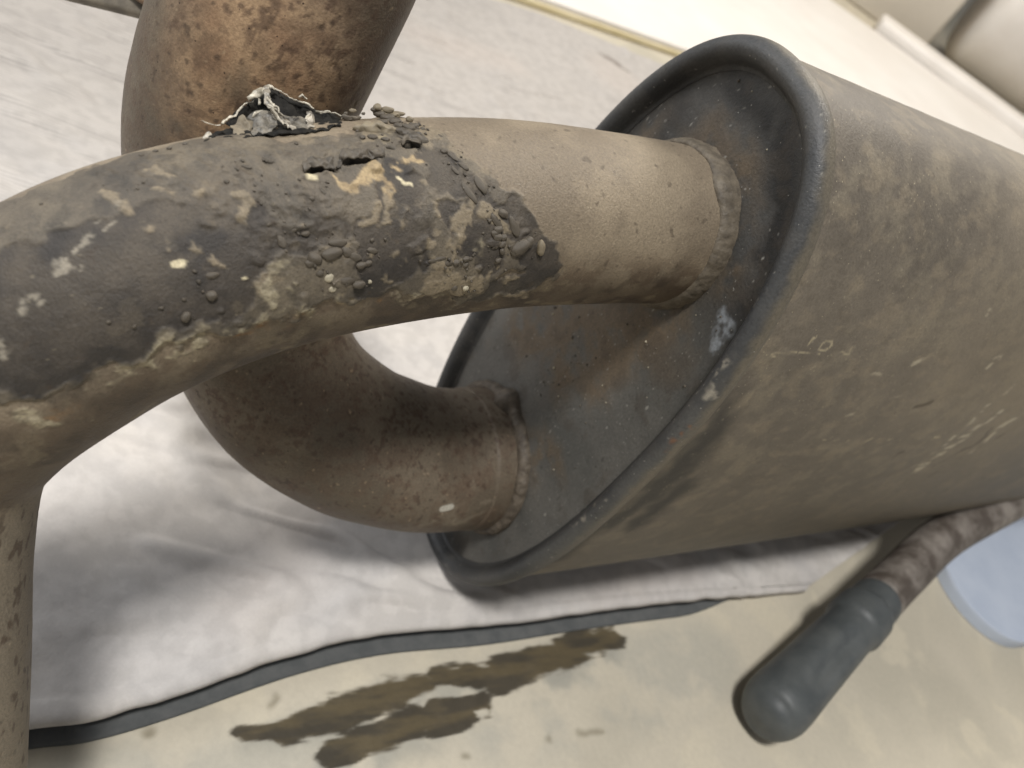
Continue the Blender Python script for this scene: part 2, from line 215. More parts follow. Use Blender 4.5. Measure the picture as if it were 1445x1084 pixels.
FEAT['back_darkzone']=[[(-0.05876,0.17855,0.13099,0.01517),(-0.04821,0.19083,0.13062,0.01309)],[(-0.08484,0.21284,0.24028,0.00849),(-0.0887,0.20159,0.25354,0.0059),(-0.0879,0.19545,0.23753,0.00504)]]
FEAT['floor_oil']=[[(0.00853,0.13602,0.0,0.00361),(0.02335,0.15497,0.0,0.00502),(0.04133,0.17937,0.0,0.00563),(0.05217,0.19256,0.0,0.0034)],[(0.05495,0.19882,0.0,0.00276),(0.068,0.21061,0.0,0.00318),(0.08118,0.21947,0.0,0.00539),(0.1015,0.24476,0.0,0.00641),(0.12042,0.26898,0.0,0.00631),(0.13326,0.28563,0.0,0.00406)],[(0.03245,0.14193,0.0,0.00366),(0.0475,0.15996,0.0,0.00444),(0.05707,0.17714,0.0,0.00329)],[(0.05225,0.16506,0.0,0.00321),(0.06774,0.18741,0.0,0.00202),(0.08111,0.20219,0.0,0.00174)],[(0.06245,0.18567,0.0,0.00335),(0.07045,0.19012,0.0,0.00339),(0.07644,0.19073,0.0,0.00203)],[(0.06451,0.17847,0.0,0.00264),(0.07281,0.18581,0.0,0.00302),(0.0789,0.19407,0.0,0.00205)],[(0.08598,0.2011,0.0,0.00139)],[(-0.00294,0.12708,0.0,0.00147),(0.00854,0.13847,0.0,0.00151)]]
FEAT['floor_film']=[[(0.00086,0.12463,0.0,0.00409),(0.01941,0.14423,0.0,0.00796),(0.04649,0.17436,0.0,0.01244),(0.08406,0.21366,0.0,0.01208),(0.12882,0.27287,0.0,0.01112)],[(0.03456,0.1389,-0.0,0.00786),(0.06871,0.1783,0.0,0.00859)]]
FEAT['floor_spot']=[[(-0.00173,0.14201,0.0,0.00122),(-0.00184,0.1456,0.0,0.00123)],[(-0.03281,0.10749,0.0,0.00252)],[(0.08637,0.176,0.0,0.00164)],[(0.11985,0.20753,0.0,0.0014)],[(0.13409,0.22139,0.0,0.00108),(0.14424,0.2305,0.0,0.0011)]]
FEAT['floor_green']=[[(0.0932,0.19523,0.0,0.01711),(0.15453,0.26971,0.0,0.02764),(0.19339,0.31394,0.0,0.02556)],[(-0.00719,0.11266,0.0,0.00852),(-0.04824,0.08371,0.0,0.0079),(0.04628,0.13826,0.0,0.01812)]]
FEAT['cloth_dirt']=[[(-0.17572,0.80218,0.011,0.00153),(-0.16186,0.82477,0.011,0.00195),(-0.14671,0.84666,0.011,0.00159)],[(-0.19719,0.76875,0.011,0.00074),(-0.17642,0.8037,0.011,0.00153)],[(-0.16674,1.04885,0.011,0.00469),(-0.14117,1.0593,0.011,0.00757),(-0.1236,1.05956,0.011,0.00473)]]
FEAT['cloth_tint']=[[(-0.0414,0.16353,0.011,0.01253),(-0.03517,0.19126,0.011,0.01665),(-0.03847,0.2187,0.011,0.01057)],[(0.11201,0.29905,0.011,0.01227),(0.15379,0.35219,0.011,0.0134)],[(-0.12705,1.01855,0.011,0.04585)],[(-0.29461,0.7544,0.011,0.02192),(-0.26091,0.78411,0.011,0.0263),(-0.21535,0.84529,0.011,0.01987)]]
FEAT['lumps']=[((-0.05352,0.13192,0.22909),(0.60225,-0.56379,0.56518),(0.79603,0.37078,-0.47839),0.00178,0.00146,0),((-0.05155,0.13523,0.23051),(0.58883,-0.56172,0.58116),(0.46749,0.82325,0.32205),0.00229,0.00147,0),((-0.05192,0.13715,0.23278),(0.53525,-0.54683,0.6438),(0.67067,0.73848,0.06965),0.00212,0.00098,0),((-0.04946,0.13828,0.23128),(0.60146,-0.56502,0.5648),(0.79663,0.37093,-0.47727),0.00148,0.00115,0),((-0.04752,0.13943,0.23066),(0.62583,-0.57104,0.53127),(0.72801,0.67211,-0.13516),0.00183,0.001,0),((-0.04622,0.13712,0.22508),(0.73175,-0.58396,0.35149),(0.63073,0.77562,-0.02449),0.00201,0.00117,0),((-0.044,0.13937,0.22466),(0.74727,-0.58645,0.31253),(0.61518,0.78834,0.00836),0.00153,0.00102,0),((-0.04932,0.13386,0.22554),(0.70534,-0.57934,0.40848),(0.50619,0.81505,0.2819),0.00116,0.00099,1),((-0.04769,0.13432,0.2231),(0.7518,-0.57945,0.31468),(0.47997,0.80813,0.3414),0.001,0.00084,1),((-0.05095,0.13217,0.22654),(0.67449,-0.575,0.46307),(0.52484,0.81458,0.24701),0.00098,0.00082,0),((-0.05364,0.13084,0.22824),(0.61533,-0.56573,0.54893),(0.56363,0.80259,0.19535),0.00113,0.00097,0),((-0.04569,0.14327,0.23219),(0.61382,-0.56809,0.54818),(0.73775,0.65994,-0.14217),0.00134,0.00067,0),((-0.04688,0.14382,0.23414),(0.56378,-0.55286,0.6136),(0.59733,0.786,0.15937),0.0005,0.0005,0),((-0.04566,0.14013,0.22903),(0.67094,-0.58051,0.46135),(0.52938,0.81066,0.25017),0.00117,0.00084,0),((-0.04488,0.14187,0.22942),(0.67046,-0.58123,0.46115),(0.52998,0.81015,0.25056),0.00084,0.00067,0),((-0.04253,0.14178,0.22545),(0.74565,-0.58887,0.31183),(0.48895,0.80147,0.34434),0.00051,0.00051,1),((-0.05223,0.17534,0.24938),(-0.13181,-0.13867,0.98153),(0.99023,-0.06378,0.12397),0.0009,0.00054,0),((-0.04859,0.17138,0.24878),(0.02066,-0.24826,0.96847),(0.85448,0.50732,0.11182),0.00089,0.00071,0),((-0.04622,0.17189,0.2488),(0.07337,-0.28057,0.95703),(0.98976,-0.0973,-0.1044),0.00178,0.00062,0),((-0.04249,0.1719,0.24844),(0.15942,-0.33334,0.92923),(0.98222,0.14808,-0.11539),0.00143,0.00071,0),((-0.03672,0.17202,0.24708),(0.3088,-0.41946,0.85364),(0.92823,-0.06286,-0.36667),0.00233,0.00108,0),((-0.03756,0.1686,0.24533),(0.33795,-0.44044,0.83175),(0.93157,0.03068,-0.36226),0.00285,0.00089,0),((-0.04327,0.16932,0.2475),(0.19099,-0.35678,0.91446),(0.96073,-0.12311,-0.24869),0.00124,0.00053,0),((-0.02821,0.17341,0.24341),(0.5038,-0.51716,0.69191),(0.85653,0.40295,-0.32248),0.00146,0.0011,0),((-0.02689,0.1711,0.2402),(0.57897,-0.55396,0.59827),(0.58682,0.79253,0.16594),0.00119,0.0011,0),((-0.02601,0.17051,0.23873),(0.62439,-0.57324,0.5306),(0.72927,0.67115,-0.1331),0.00128,0.0011,0),((-0.02469,0.17182,0.23889),(0.62532,-0.57198,0.53087),(0.55827,0.80321,0.20781),0.00092,0.00092,0),((-0.02408,0.17142,0.23733),(0.65666,-0.58363,0.47768),(0.54024,0.80595,0.24205),0.00111,0.00092,0),((-0.02705,0.17009,0.23934),(0.60172,-0.56476,0.56478),(0.57307,0.79783,0.18725),0.00091,0.00091,0),((-0.02501,0.16995,0.23658),(0.66579,-0.58801,0.45931),(0.53572,0.8052,0.25427),0.00092,0.00074,0),((-0.02307,0.17112,0.23577),(0.6854,-0.59297,0.42261),(0.42393,-0.14693,-0.8937),0.00093,0.00074,0),((-0.02247,0.17025,0.23339),(0.71935,-0.60201,0.34658),(0.50982,0.79643,0.32525),0.00093,0.00075,0),((-0.02826,0.17131,0.24169),(0.5416,-0.53779,0.64611),(0.82853,0.21149,-0.51847),0.00255,0.00091,0),((-0.02398,0.17519,0.24128),(0.58233,-0.54938,0.59923),(0.75604,0.09503,-0.6476),0.00296,0.0013,0),((-0.02014,0.1755,0.23715),(0.6789,-0.58633,0.44194),(0.33965,0.78442,0.51896),0.00263,0.00188,0),((-0.01944,0.17771,0.23863),(0.66152,-0.57701,0.47901),(0.53453,0.8108,0.2385),0.00151,0.00151,0),((-0.02036,0.17442,0.23598),(0.69621,-0.59309,0.40439),(0.51836,0.80509,0.28834),0.0015,0.00113,0),((-0.01592,0.18117,0.23763),(0.69342,-0.58209,0.42467),(0.51511,0.81258,0.27272),0.00153,0.00192,2),((-0.03014,0.16045,0.23164),(0.71006,-0.60188,0.36545),(0.5147,0.79783,0.31393),0.0009,0.0009,0),((-0.02877,0.16257,0.23287),(0.70128,-0.60037,0.38441),(0.51888,0.79963,0.30227),0.00091,0.00072,0),((-0.02808,0.16282,0.23128),(0.7262,-0.60479,0.32691),(0.50806,0.79246,0.33747),0.00091,0.00073,0),((-0.02798,0.16387,0.23307),(0.70132,-0.6003,0.38443),(0.51881,0.79968,0.30224),0.00064,0.00055,0),((-0.03141,0.15884,0.23148),(0.71041,-0.60139,0.36557),(0.51425,0.79819,0.31375),0.00126,0.0009,0),((-0.03389,0.15619,0.23187),(0.69348,-0.59679,0.40364),(0.52176,0.80234,0.28985),0.0023,0.00062,0),((-0.02734,0.16098,0.22465),(0.79313,-0.59957,0.10706),(0.4961,0.73795,0.4575),0.00092,0.00092,0),((-0.02522,0.1638,0.22476),(0.79605,-0.59906,0.08624),(0.49884,0.73011,0.46701),0.00093,0.00093,1),((-0.02953,0.16987,0.24161),(0.52764,-0.53332,0.66119),(0.61938,0.77422,0.13021),0.00054,0.00054,0),((-0.06552,0.11364,0.22406),(0.55702,-0.53722,0.63334),(0.59937,0.78792,0.1412),0.00137,0.00076,0),((-0.06351,0.11181,0.22076),(0.64036,-0.5465,0.5397),(0.54,0.82002,0.18964),0.00107,0.00107,0),((-0.07391,0.09546,0.21416),(0.51436,-0.65293,0.55598),(0.64819,0.72049,0.24646),0.00043,0.00043,0),((-0.07032,0.09858,0.21392),(0.60147,-0.62384,0.49906),(0.58948,0.76819,0.24981),0.00044,0.00044,0),((-0.06473,0.1065,0.21664),(0.68084,-0.56714,0.46348),(0.67923,0.72566,-0.10981),0.00091,0.00121,0),((-0.08958,0.11557,0.23021),(-0.23213,-0.30851,0.92247),(0.83621,0.42115,0.35127),0.00075,0.00045,0),((-0.06661,0.10741,0.21973),(0.60279,-0.56621,0.56218),(0.57266,0.79763,0.18931),0.00045,0.00045,0),((-0.06742,0.13166,0.23672),(0.19093,-0.42738,0.88368),(0.79233,0.59851,0.11827),0.00079,0.00063,0),((-0.05997,0.12763,0.23113),(0.4754,-0.53217,0.70056),(0.79994,-0.06996,-0.59599),0.00158,0.00095,0),((-0.0653,0.13317,0.2369),(0.22811,-0.43994,0.86858),(0.96789,0.19921,-0.15329),0.00111,0.00063,0),((-0.06403,0.12725,0.23313),(0.36351,-0.49666,0.78816),(0.71678,0.68951,0.10391),0.00062,0.00062,0),((-0.07359,0.13781,0.23928),(-0.07691,-0.28266,0.95613),(0.92299,0.34249,0.17549),0.00096,0.00064,0),((-0.07597,0.13312,0.23787),(-0.06541,-0.30405,0.95041),(0.92143,0.34716,0.17447),0.0011,0.00047,0),((-0.07617,0.12744,0.23579),(0.00603,-0.34629,0.93811),(0.84056,0.50993,0.18283),0.00062,0.00062,0),((-0.06925,0.13167,0.23694),(0.13672,-0.40357,0.90468),(0.81017,0.57106,0.13231),0.00078,0.00063,0),((-0.0663,0.13038,0.23569),(0.24361,-0.45082,0.85873),(0.77216,0.62592,0.10954),0.00094,0.00063,0),((-0.06469,0.13218,0.23615),(0.24512,-0.44829,0.85962),(0.96366,0.20976,-0.1654),0.00079,0.00063,0),((-0.07134,0.13087,0.23688),(0.08113,-0.37959,0.92159),(0.99526,-0.01894,-0.09542),0.00078,0.00063,0),((-0.06034,0.1407,0.23936),(0.23686,-0.42595,0.87319),(0.96585,0.20037,-0.16425),0.00146,0.00049,0),((-0.06154,0.13773,0.23804),(0.26803,-0.44673,0.85358),(0.76288,0.6395,0.09515),0.0008,0.00064,0),((-0.07289,0.14282,0.24079),(-0.14155,-0.22808,0.9633),(0.86216,0.44979,0.23318),0.00098,0.00049,0),((-0.06151,0.13354,0.23595),(0.31546,-0.47408,0.82203),(0.94725,0.10562,-0.3026),0.00095,0.00048,0),((-0.05998,0.1306,0.23327),(0.42882,-0.51787,0.74022),(0.6812,0.72354,0.11157),0.00079,0.00063,0),((-0.05775,0.13249,0.23306),(0.46075,-0.52652,0.71448),(0.66246,0.73975,0.11794),0.00096,0.00064,0),((-0.05898,0.1366,0.23654),(0.33516,-0.4761,0.81302),(0.94045,0.11708,-0.31913),0.00112,0.00048,0),((-0.05733,0.1405,0.23819),(0.32205,-0.46364,0.82542),(0.92258,-0.04194,-0.38351),0.00114,0.00049,0),((-0.06447,0.15933,0.24538),(-0.16379,-0.14763,0.97539),(0.87495,0.43496,0.21276),0.00069,0.00069,0),((-0.06293,0.16127,0.24585),(-0.16135,-0.14407,0.97633),(0.87584,0.43503,0.20893),0.00121,0.00086,0),((-0.06043,0.16299,0.24646),(-0.12516,-0.16537,0.97826),(0.87448,0.44735,0.1875),0.00104,0.00069,0),((-0.06626,0.17418,0.24514),(-0.44271,0.08902,0.89223),(0.88452,0.20659,0.41827),0.00182,0.00127,0),((-0.06348,0.17249,0.24634),(-0.35178,0.01426,0.93597),(0.86594,0.38472,0.3196),0.00126,0.00108,0),((-0.06169,0.17716,0.24705),(-0.37851,0.04523,0.92449),(0.86243,0.3799,0.33451),0.00092,0.00092,2),((-0.06142,0.17157,0.24702),(-0.28786,-0.03561,0.95701),(0.87488,0.39667,0.27792),0.00143,0.00108,0),((-0.06869,0.17477,0.24412),(-0.50026,0.13713,0.85495),(0.82441,0.37732,0.42187),0.00147,0.0011,0),((-0.05925,0.17176,0.24787),(-0.23803,-0.07211,0.96858),(0.95192,0.18067,0.24739),0.00161,0.00107,0),((-0.06053,0.16889,0.24722),(-0.22368,-0.08769,0.97071),(0.95464,0.18115,0.23634),0.00177,0.00089,0),((-0.05693,0.16904,0.24784),(-0.13804,-0.14732,0.97941),(0.98682,0.06388,0.1487),0.00159,0.00106,0),((-0.05586,0.17132,0.2483),(-0.15323,-0.13258,0.97926),(0.98468,0.06301,0.1626),0.00125,0.00071,0),((-0.0579,0.16725,0.24752),(-0.1396,-0.14951,0.97886),(0.87656,0.44117,0.19239),0.00141,0.0007,0),((-0.06997,0.17531,0.24522),(-0.50078,0.1364,0.85476),(0.82401,0.37745,0.42254),0.00128,0.00146,2),((-0.06799,0.17705,0.24547),(-0.4987,0.13933,0.8555),(0.85686,0.22812,0.46234),0.00166,0.0011,2),((-0.0658,0.17921,0.24528),(-0.49551,0.14379,0.85662),(0.8685,0.0971,0.48608),0.00186,0.00111,2),((-0.07346,0.16966,0.24354),(-0.50694,0.12759,0.85248),(0.81924,0.37887,0.43047),0.0009,0.00072,2),((-0.07425,0.16808,0.2426),(-0.50839,0.12549,0.85193),(0.8181,0.37918,0.43235),0.00054,0.00054,0),((-0.0714,0.17161,0.24357),(-0.50392,0.13194,0.85361),(0.8216,0.37818,0.42657),0.00054,0.00054,0),((-0.07032,0.17409,0.24468),(-0.50181,0.13494,0.85439),(0.82322,0.37769,0.42386),0.00073,0.00091,0),((-0.05897,0.17421,0.24795),(-0.26879,-0.0442,0.96219),(0.87772,0.40018,0.26357),0.00108,0.0009,0),((-0.05659,0.17423,0.24857),(-0.21862,-0.08063,0.97247),(0.88045,0.41338,0.23221),0.00072,0.00072,0),((-0.06214,0.1686,0.2468),(-0.2575,-0.06383,0.96417),(0.87646,0.40468,0.26087),0.00106,0.00089,0),((-0.0653,0.1701,0.24578),(-0.3541,0.01099,0.93514),(0.86458,0.38505,0.32286),0.00107,0.00089,0),((-0.05441,0.16869,0.24806),(-0.06899,-0.19472,0.97843),(0.87007,0.46809,0.15451),0.00106,0.00071,0),((-0.09371,0.12655,0.23123),(-0.47315,-0.10875,0.87424),(0.79284,0.3801,0.47638),0.00063,0.00047,0),((-0.0922,0.12896,0.23227),(-0.46738,-0.09741,0.87867),(0.79796,0.38136,0.46672),0.00063,0.00047,0),((-0.09484,0.12378,0.23023),(-0.48145,-0.1253,0.86747),(0.7853,0.37789,0.49042),0.00062,0.00047,0),((-0.09109,0.13241,0.23306),(-0.47597,-0.07197,0.87651),(0.79871,0.3818,0.46507),0.00064,0.00048,0),((-0.09939,0.10311,0.22203),(-0.38756,-0.38574,0.83726),(0.776,0.35376,0.52219),0.00044,0.00029,0)]
FEAT['sheets']={'foil_back':([[(-0.09217,0.14722,0.23427),(-0.09268,0.15142,0.23591),(-0.0933,0.15612,0.23679),(-0.09348,0.16019,0.23824),(-0.09295,0.16208,0.23955),(-0.09025,0.16352,0.23939),(-0.08765,0.16523,0.23907),(-0.08514,0.16638,0.23903),(-0.08209,0.16676,0.23915),(-0.07895,0.16793,0.23995),(-0.07486,0.16839,0.24078)],[(-0.0897,0.14471,0.23438),(-0.08878,0.14746,0.23499),(-0.089,0.15165,0.23435),(-0.08835,0.15447,0.23478),(-0.08729,0.15632,0.2358),(-0.08544,0.15846,0.23648),(-0.08347,0.16068,0.23677),(-0.08163,0.16254,0.23709),(-0.07853,0.16186,0.23909),(-0.07624,0.16377,0.24056),(-0.07346,0.1648,0.2418)],[(-0.08476,0.13841,0.23682),(-0.08383,0.14063,0.23715),(-0.08243,0.14208,0.23808),(-0.08131,0.14406,0.23863),(-0.07993,0.1454,0.23939),(-0.07838,0.14762,0.24019),(-0.07657,0.14949,0.24109),(-0.07525,0.15162,0.24176),(-0.0739,0.15377,0.24245),(-0.0727,0.15746,0.24296),(-0.07159,0.16116,0.24343)]],'black'),'foil_fold':([[(-0.09215,0.15817,0.2405),(-0.08919,0.15504,0.24097),(-0.08601,0.15206,0.24162),(-0.0842,0.15221,0.24085),(-0.08197,0.15254,0.24032),(-0.07876,0.15105,0.24104),(-0.07683,0.15056,0.24137)],[(-0.09184,0.15966,0.24134),(-0.08787,0.15538,0.242),(-0.08491,0.15257,0.24284),(-0.08354,0.15292,0.24232),(-0.08196,0.15372,0.24078),(-0.07902,0.15264,0.24076),(-0.07662,0.15124,0.24171)]],'foil'),'foil_front':([[(-0.09114,0.14866,0.23618),(-0.09019,0.14895,0.23718),(-0.08852,0.14845,0.2379),(-0.08743,0.14906,0.23749)],[(-0.09011,0.14589,0.23534),(-0.08816,0.14614,0.23585),(-0.0859,0.14549,0.23707),(-0.08461,0.14631,0.23753)],[(-0.08538,0.14085,0.23694),(-0.08429,0.14158,0.23749),(-0.08281,0.142,0.23822),(-0.08249,0.14351,0.23856)]],'tan'),'foil_crease':([[(-0.08844,0.1502,0.23642),(-0.08804,0.15164,0.23831),(-0.08678,0.15222,0.23963),(-0.08553,0.15335,0.23958),(-0.08341,0.15362,0.23896)],[(-0.08655,0.14794,0.23684),(-0.08598,0.1493,0.23764),(-0.0848,0.15009,0.23864),(-0.08359,0.15075,0.23849),(-0.08149,0.14937,0.23921)],[(-0.08265,0.1433,0.23831),(-0.08187,0.14428,0.23856),(-0.08117,0.14534,0.23892),(-0.08096,0.14682,0.23919),(-0.0808,0.14734,0.23935)]],'grey'),'foil_corner':([[(-0.08127,0.16156,0.2406),(-0.0801,0.16203,0.24129),(-0.07904,0.16201,0.2408)],[(-0.07952,0.15891,0.24054),(-0.07859,0.1597,0.24055),(-0.07802,0.16091,0.24017)],[(-0.07729,0.15628,0.24087),(-0.0762,0.15603,0.24132),(-0.07534,0.15636,0.24183)]],'foil'),'foil_mid':([[(-0.08523,0.15759,0.23855),(-0.08344,0.15806,0.23926),(-0.08153,0.15908,0.23906),(-0.07906,0.15903,0.23958)],[(-0.082,0.15528,0.23864),(-0.07945,0.15347,0.24019),(-0.07698,0.1524,0.24148),(-0.07564,0.15398,0.24154)]],'grey'),'foil_left':([[(-0.08838,0.13522,0.23486),(-0.09165,0.1428,0.23279),(-0.0896,0.14419,0.23402),(-0.08752,0.14477,0.23533)],[(-0.08816,0.13469,0.23501),(-0.08854,0.13843,0.23506),(-0.08642,0.1391,0.23637),(-0.08408,0.14033,0.23746)]],'black'),'foil_tip':([[(-0.09249,0.13993,0.23271),(-0.09149,0.14079,0.23395),(-0.09019,0.14086,0.23427)],[(-0.09086,0.1383,0.23342),(-0.08854,0.13691,0.23536),(-0.08769,0.13776,0.2355)]],'foil')}
FEAT['edges']={'foil_edge':[[(-0.09092,0.14439,0.23523,0.00017),(-0.092,0.14707,0.23564,0.00018),(-0.09239,0.15078,0.2367,0.0002),(-0.09258,0.15317,0.2373,0.00018),(-0.09201,0.15507,0.23819,0.00015)],[(-0.09227,0.15372,0.23838,0.00041),(-0.09183,0.15537,0.23965,0.00059),(-0.09204,0.15808,0.24039,0.00055),(-0.09163,0.15948,0.24112,0.00046),(-0.09053,0.16009,0.24092,0.00028)],[(-0.09135,0.16073,0.24059,0.00015),(-0.08917,0.16222,0.24048,0.00013),(-0.08676,0.1632,0.24025,0.00017),(-0.08568,0.16408,0.24035,0.00015),(-0.08382,0.16521,0.24028,0.00015),(-0.08125,0.16506,0.24023,0.00022)],[(-0.08083,0.1642,0.24077,0.00026),(-0.07912,0.16541,0.241,0.00026),(-0.07702,0.1671,0.24113,0.00022),(-0.07414,0.16717,0.24166,0.00022)],[(-0.08628,0.16422,0.24051,0.00018),(-0.08587,0.16516,0.24116,0.00029),(-0.08446,0.16576,0.24094,0.00022)],[(-0.09168,0.14395,0.23482,9e-05),(-0.09285,0.1425,0.23443,9e-05),(-0.09422,0.14152,0.23416,7e-05)],[(-0.08762,0.14936,0.23807,0.00015),(-0.08756,0.15082,0.23889,0.00026),(-0.08702,0.15225,0.23966,0.00022)],[(-0.08816,0.15367,0.24245,0.00018),(-0.08474,0.15193,0.24255,0.0002),(-0.08216,0.15209,0.24133,0.0002),(-0.07782,0.15074,0.24141,0.00017)],[(-0.08567,0.15171,0.24275,0.00013),(-0.08367,0.15254,0.24233,0.00015),(-0.08273,0.15222,0.24149,0.00013)],[(-0.08974,0.15352,0.239,0.00015),(-0.09028,0.15467,0.23991,0.0002)],[(-0.07923,0.15936,0.24061,0.00026),(-0.07947,0.161,0.24162,0.00022)]]}
FEAT['lips']=[[((-0.06708,0.14111,0.24048),(0.05816,-0.33939,0.93884)),((-0.06659,0.14243,0.24095),(0.04206,-0.32665,0.94421)),((-0.06591,0.14401,0.24148),(0.04475,-0.32247,0.94552)),((-0.06455,0.14539,0.24176),(0.04741,-0.31837,0.94678)),((-0.06304,0.14658,0.24202),(0.06767,-0.32471,0.94339))],[((-0.06245,0.14729,0.24241),(0.0685,-0.32345,0.94376)),((-0.06294,0.14999,0.24311),(0.01898,-0.28688,0.95778)),((-0.06165,0.1516,0.24389),(0.03898,-0.29402,0.955)),((-0.06018,0.15378,0.24439),(0.02446,-0.27876,0.96005)),((-0.05872,0.15609,0.24484),(0.02767,-0.27406,0.96131)),((-0.05774,0.15858,0.24572),(0.01201,-0.26041,0.96542))],[((-0.05663,0.16448,0.24702),(-0.05462,-0.21056,0.97605)),((-0.05594,0.16715,0.24768),(-0.08766,-0.18486,0.97885)),((-0.05396,0.16853,0.24823),(-0.05184,-0.20667,0.97704))]]
FEAT['mound']=[((-0.0683,0.16195,0.2447),(-0.06067,0.16882,0.24714),0.00166,2),((-0.06996,0.17286,0.24357),(-0.06135,0.17434,0.24707),0.00147,0),((-0.07063,0.1753,0.24411),(-0.06433,0.17813,0.24554),0.00111,2),((-0.06036,0.16794,0.24765),(-0.0537,0.1704,0.24908),0.00129,0),((-0.07389,0.16722,0.24204),(-0.0714,0.17087,0.24314),0.00074,0)]
FEAT['tail']=[(0.22194,0.28333,0.02148),(0.22851,0.29705,0.02227),(0.24958,0.34441,0.03203),(0.2762,0.4037,0.04358),(0.2948,0.44162,0.04676),(0.32561,0.50213,0.05665),(0.38057,0.58251,0.07466),(0.44419,0.67628,0.10862)]


# ------------------------------------------------------------------ scene helpers
def tag(o, label=None, cat=None, group=None, kind=None):
    for k, v in (('label', label), ('category', cat), ('group', group), ('kind', kind)):
        if v: o[k] = v
    return o

def empty(name, loc):
    o = bpy.data.objects.new(name, None); COL.objects.link(o)
    o.location = loc; o.empty_display_size = 0.02
    return o

BASE = np.array([0.0121, 0.2575, 0.0])

def grid_mesh(name, P, wrap=False, col=None, rgh=None, cap=None, flip=False):
    """mesh from a grid of points (a,b,3); wrap closes the second direction"""
    a, b = P.shape[:2]
    me = bpy.data.meshes.new(name)
    V = P.reshape(-1, 3)
    i = np.arange(a - 1)[:, None] * b
    j = np.arange(b if wrap else b - 1)[None]
    j2 = (j + 1) % b
    F = np.stack([i + j, i + j2, i + b + j2, i + b + j], -1).reshape(-1, 4)
    if flip: F = F[:, ::-1]
    me.vertices.add(len(V)); me.vertices.foreach_set('co', np.ascontiguousarray(V, np.float32).ravel())
    loops = F.ravel().astype(np.int32)
    starts = np.arange(0, len(loops), 4, dtype=np.int32)
    tot = np.full(len(F), 4, np.int32)
    if cap:
        ends = ([np.arange(b, dtype=np.int32)[::-1]] if 'a' in cap else []) + ([np.arange(b, dtype=np.int32) + (a - 1) * b] if 'b' in cap else [])
        for e in ends:
            if flip: e = e[::-1]
            starts = np.r_[starts, np.int32(len(loops))]; tot = np.r_[tot, np.int32(b)]; loops = np.r_[loops, e]
    me.loops.add(len(loops)); me.loops.foreach_set('vertex_index', loops)
    me.polygons.add(len(starts)); me.polygons.foreach_set('loop_start', starts); me.polygons.foreach_set('loop_total', tot)
    me.update(calc_edges=True)
    me.polygons.foreach_set('use_smooth', np.ones(len(starts), bool))
    if col is not None:
        at = me.attributes.new('Col', 'FLOAT_COLOR', 'POINT')
        at.data.foreach_set('color', np.c_[col.reshape(-1, 3), np.ones(len(V))].astype(np.float32).ravel())
    if rgh is not None:
        at = me.attributes.new('Rgh', 'FLOAT', 'POINT'); at.data.foreach_set('value', rgh.astype(np.float32).ravel())
    return me

def link(name, me, mat, parent=None, offset=None):
    o = bpy.data.objects.new(name, me); COL.objects.link(o)
    if mat: me.materials.clear(); me.materials.append(mat)
    if parent: o.parent = parent
    return o

def raw_mesh(name, V, F, smooth=True):
    me = bpy.data.meshes.new(name); me.from_pydata([tuple(v) for v in V], [], F); me.update()
    if smooth: me.polygons.foreach_set('use_smooth', np.ones(len(me.polygons), bool))
    return me

def pts(P): return P.reshape(-1, 3).astype(np.float32)

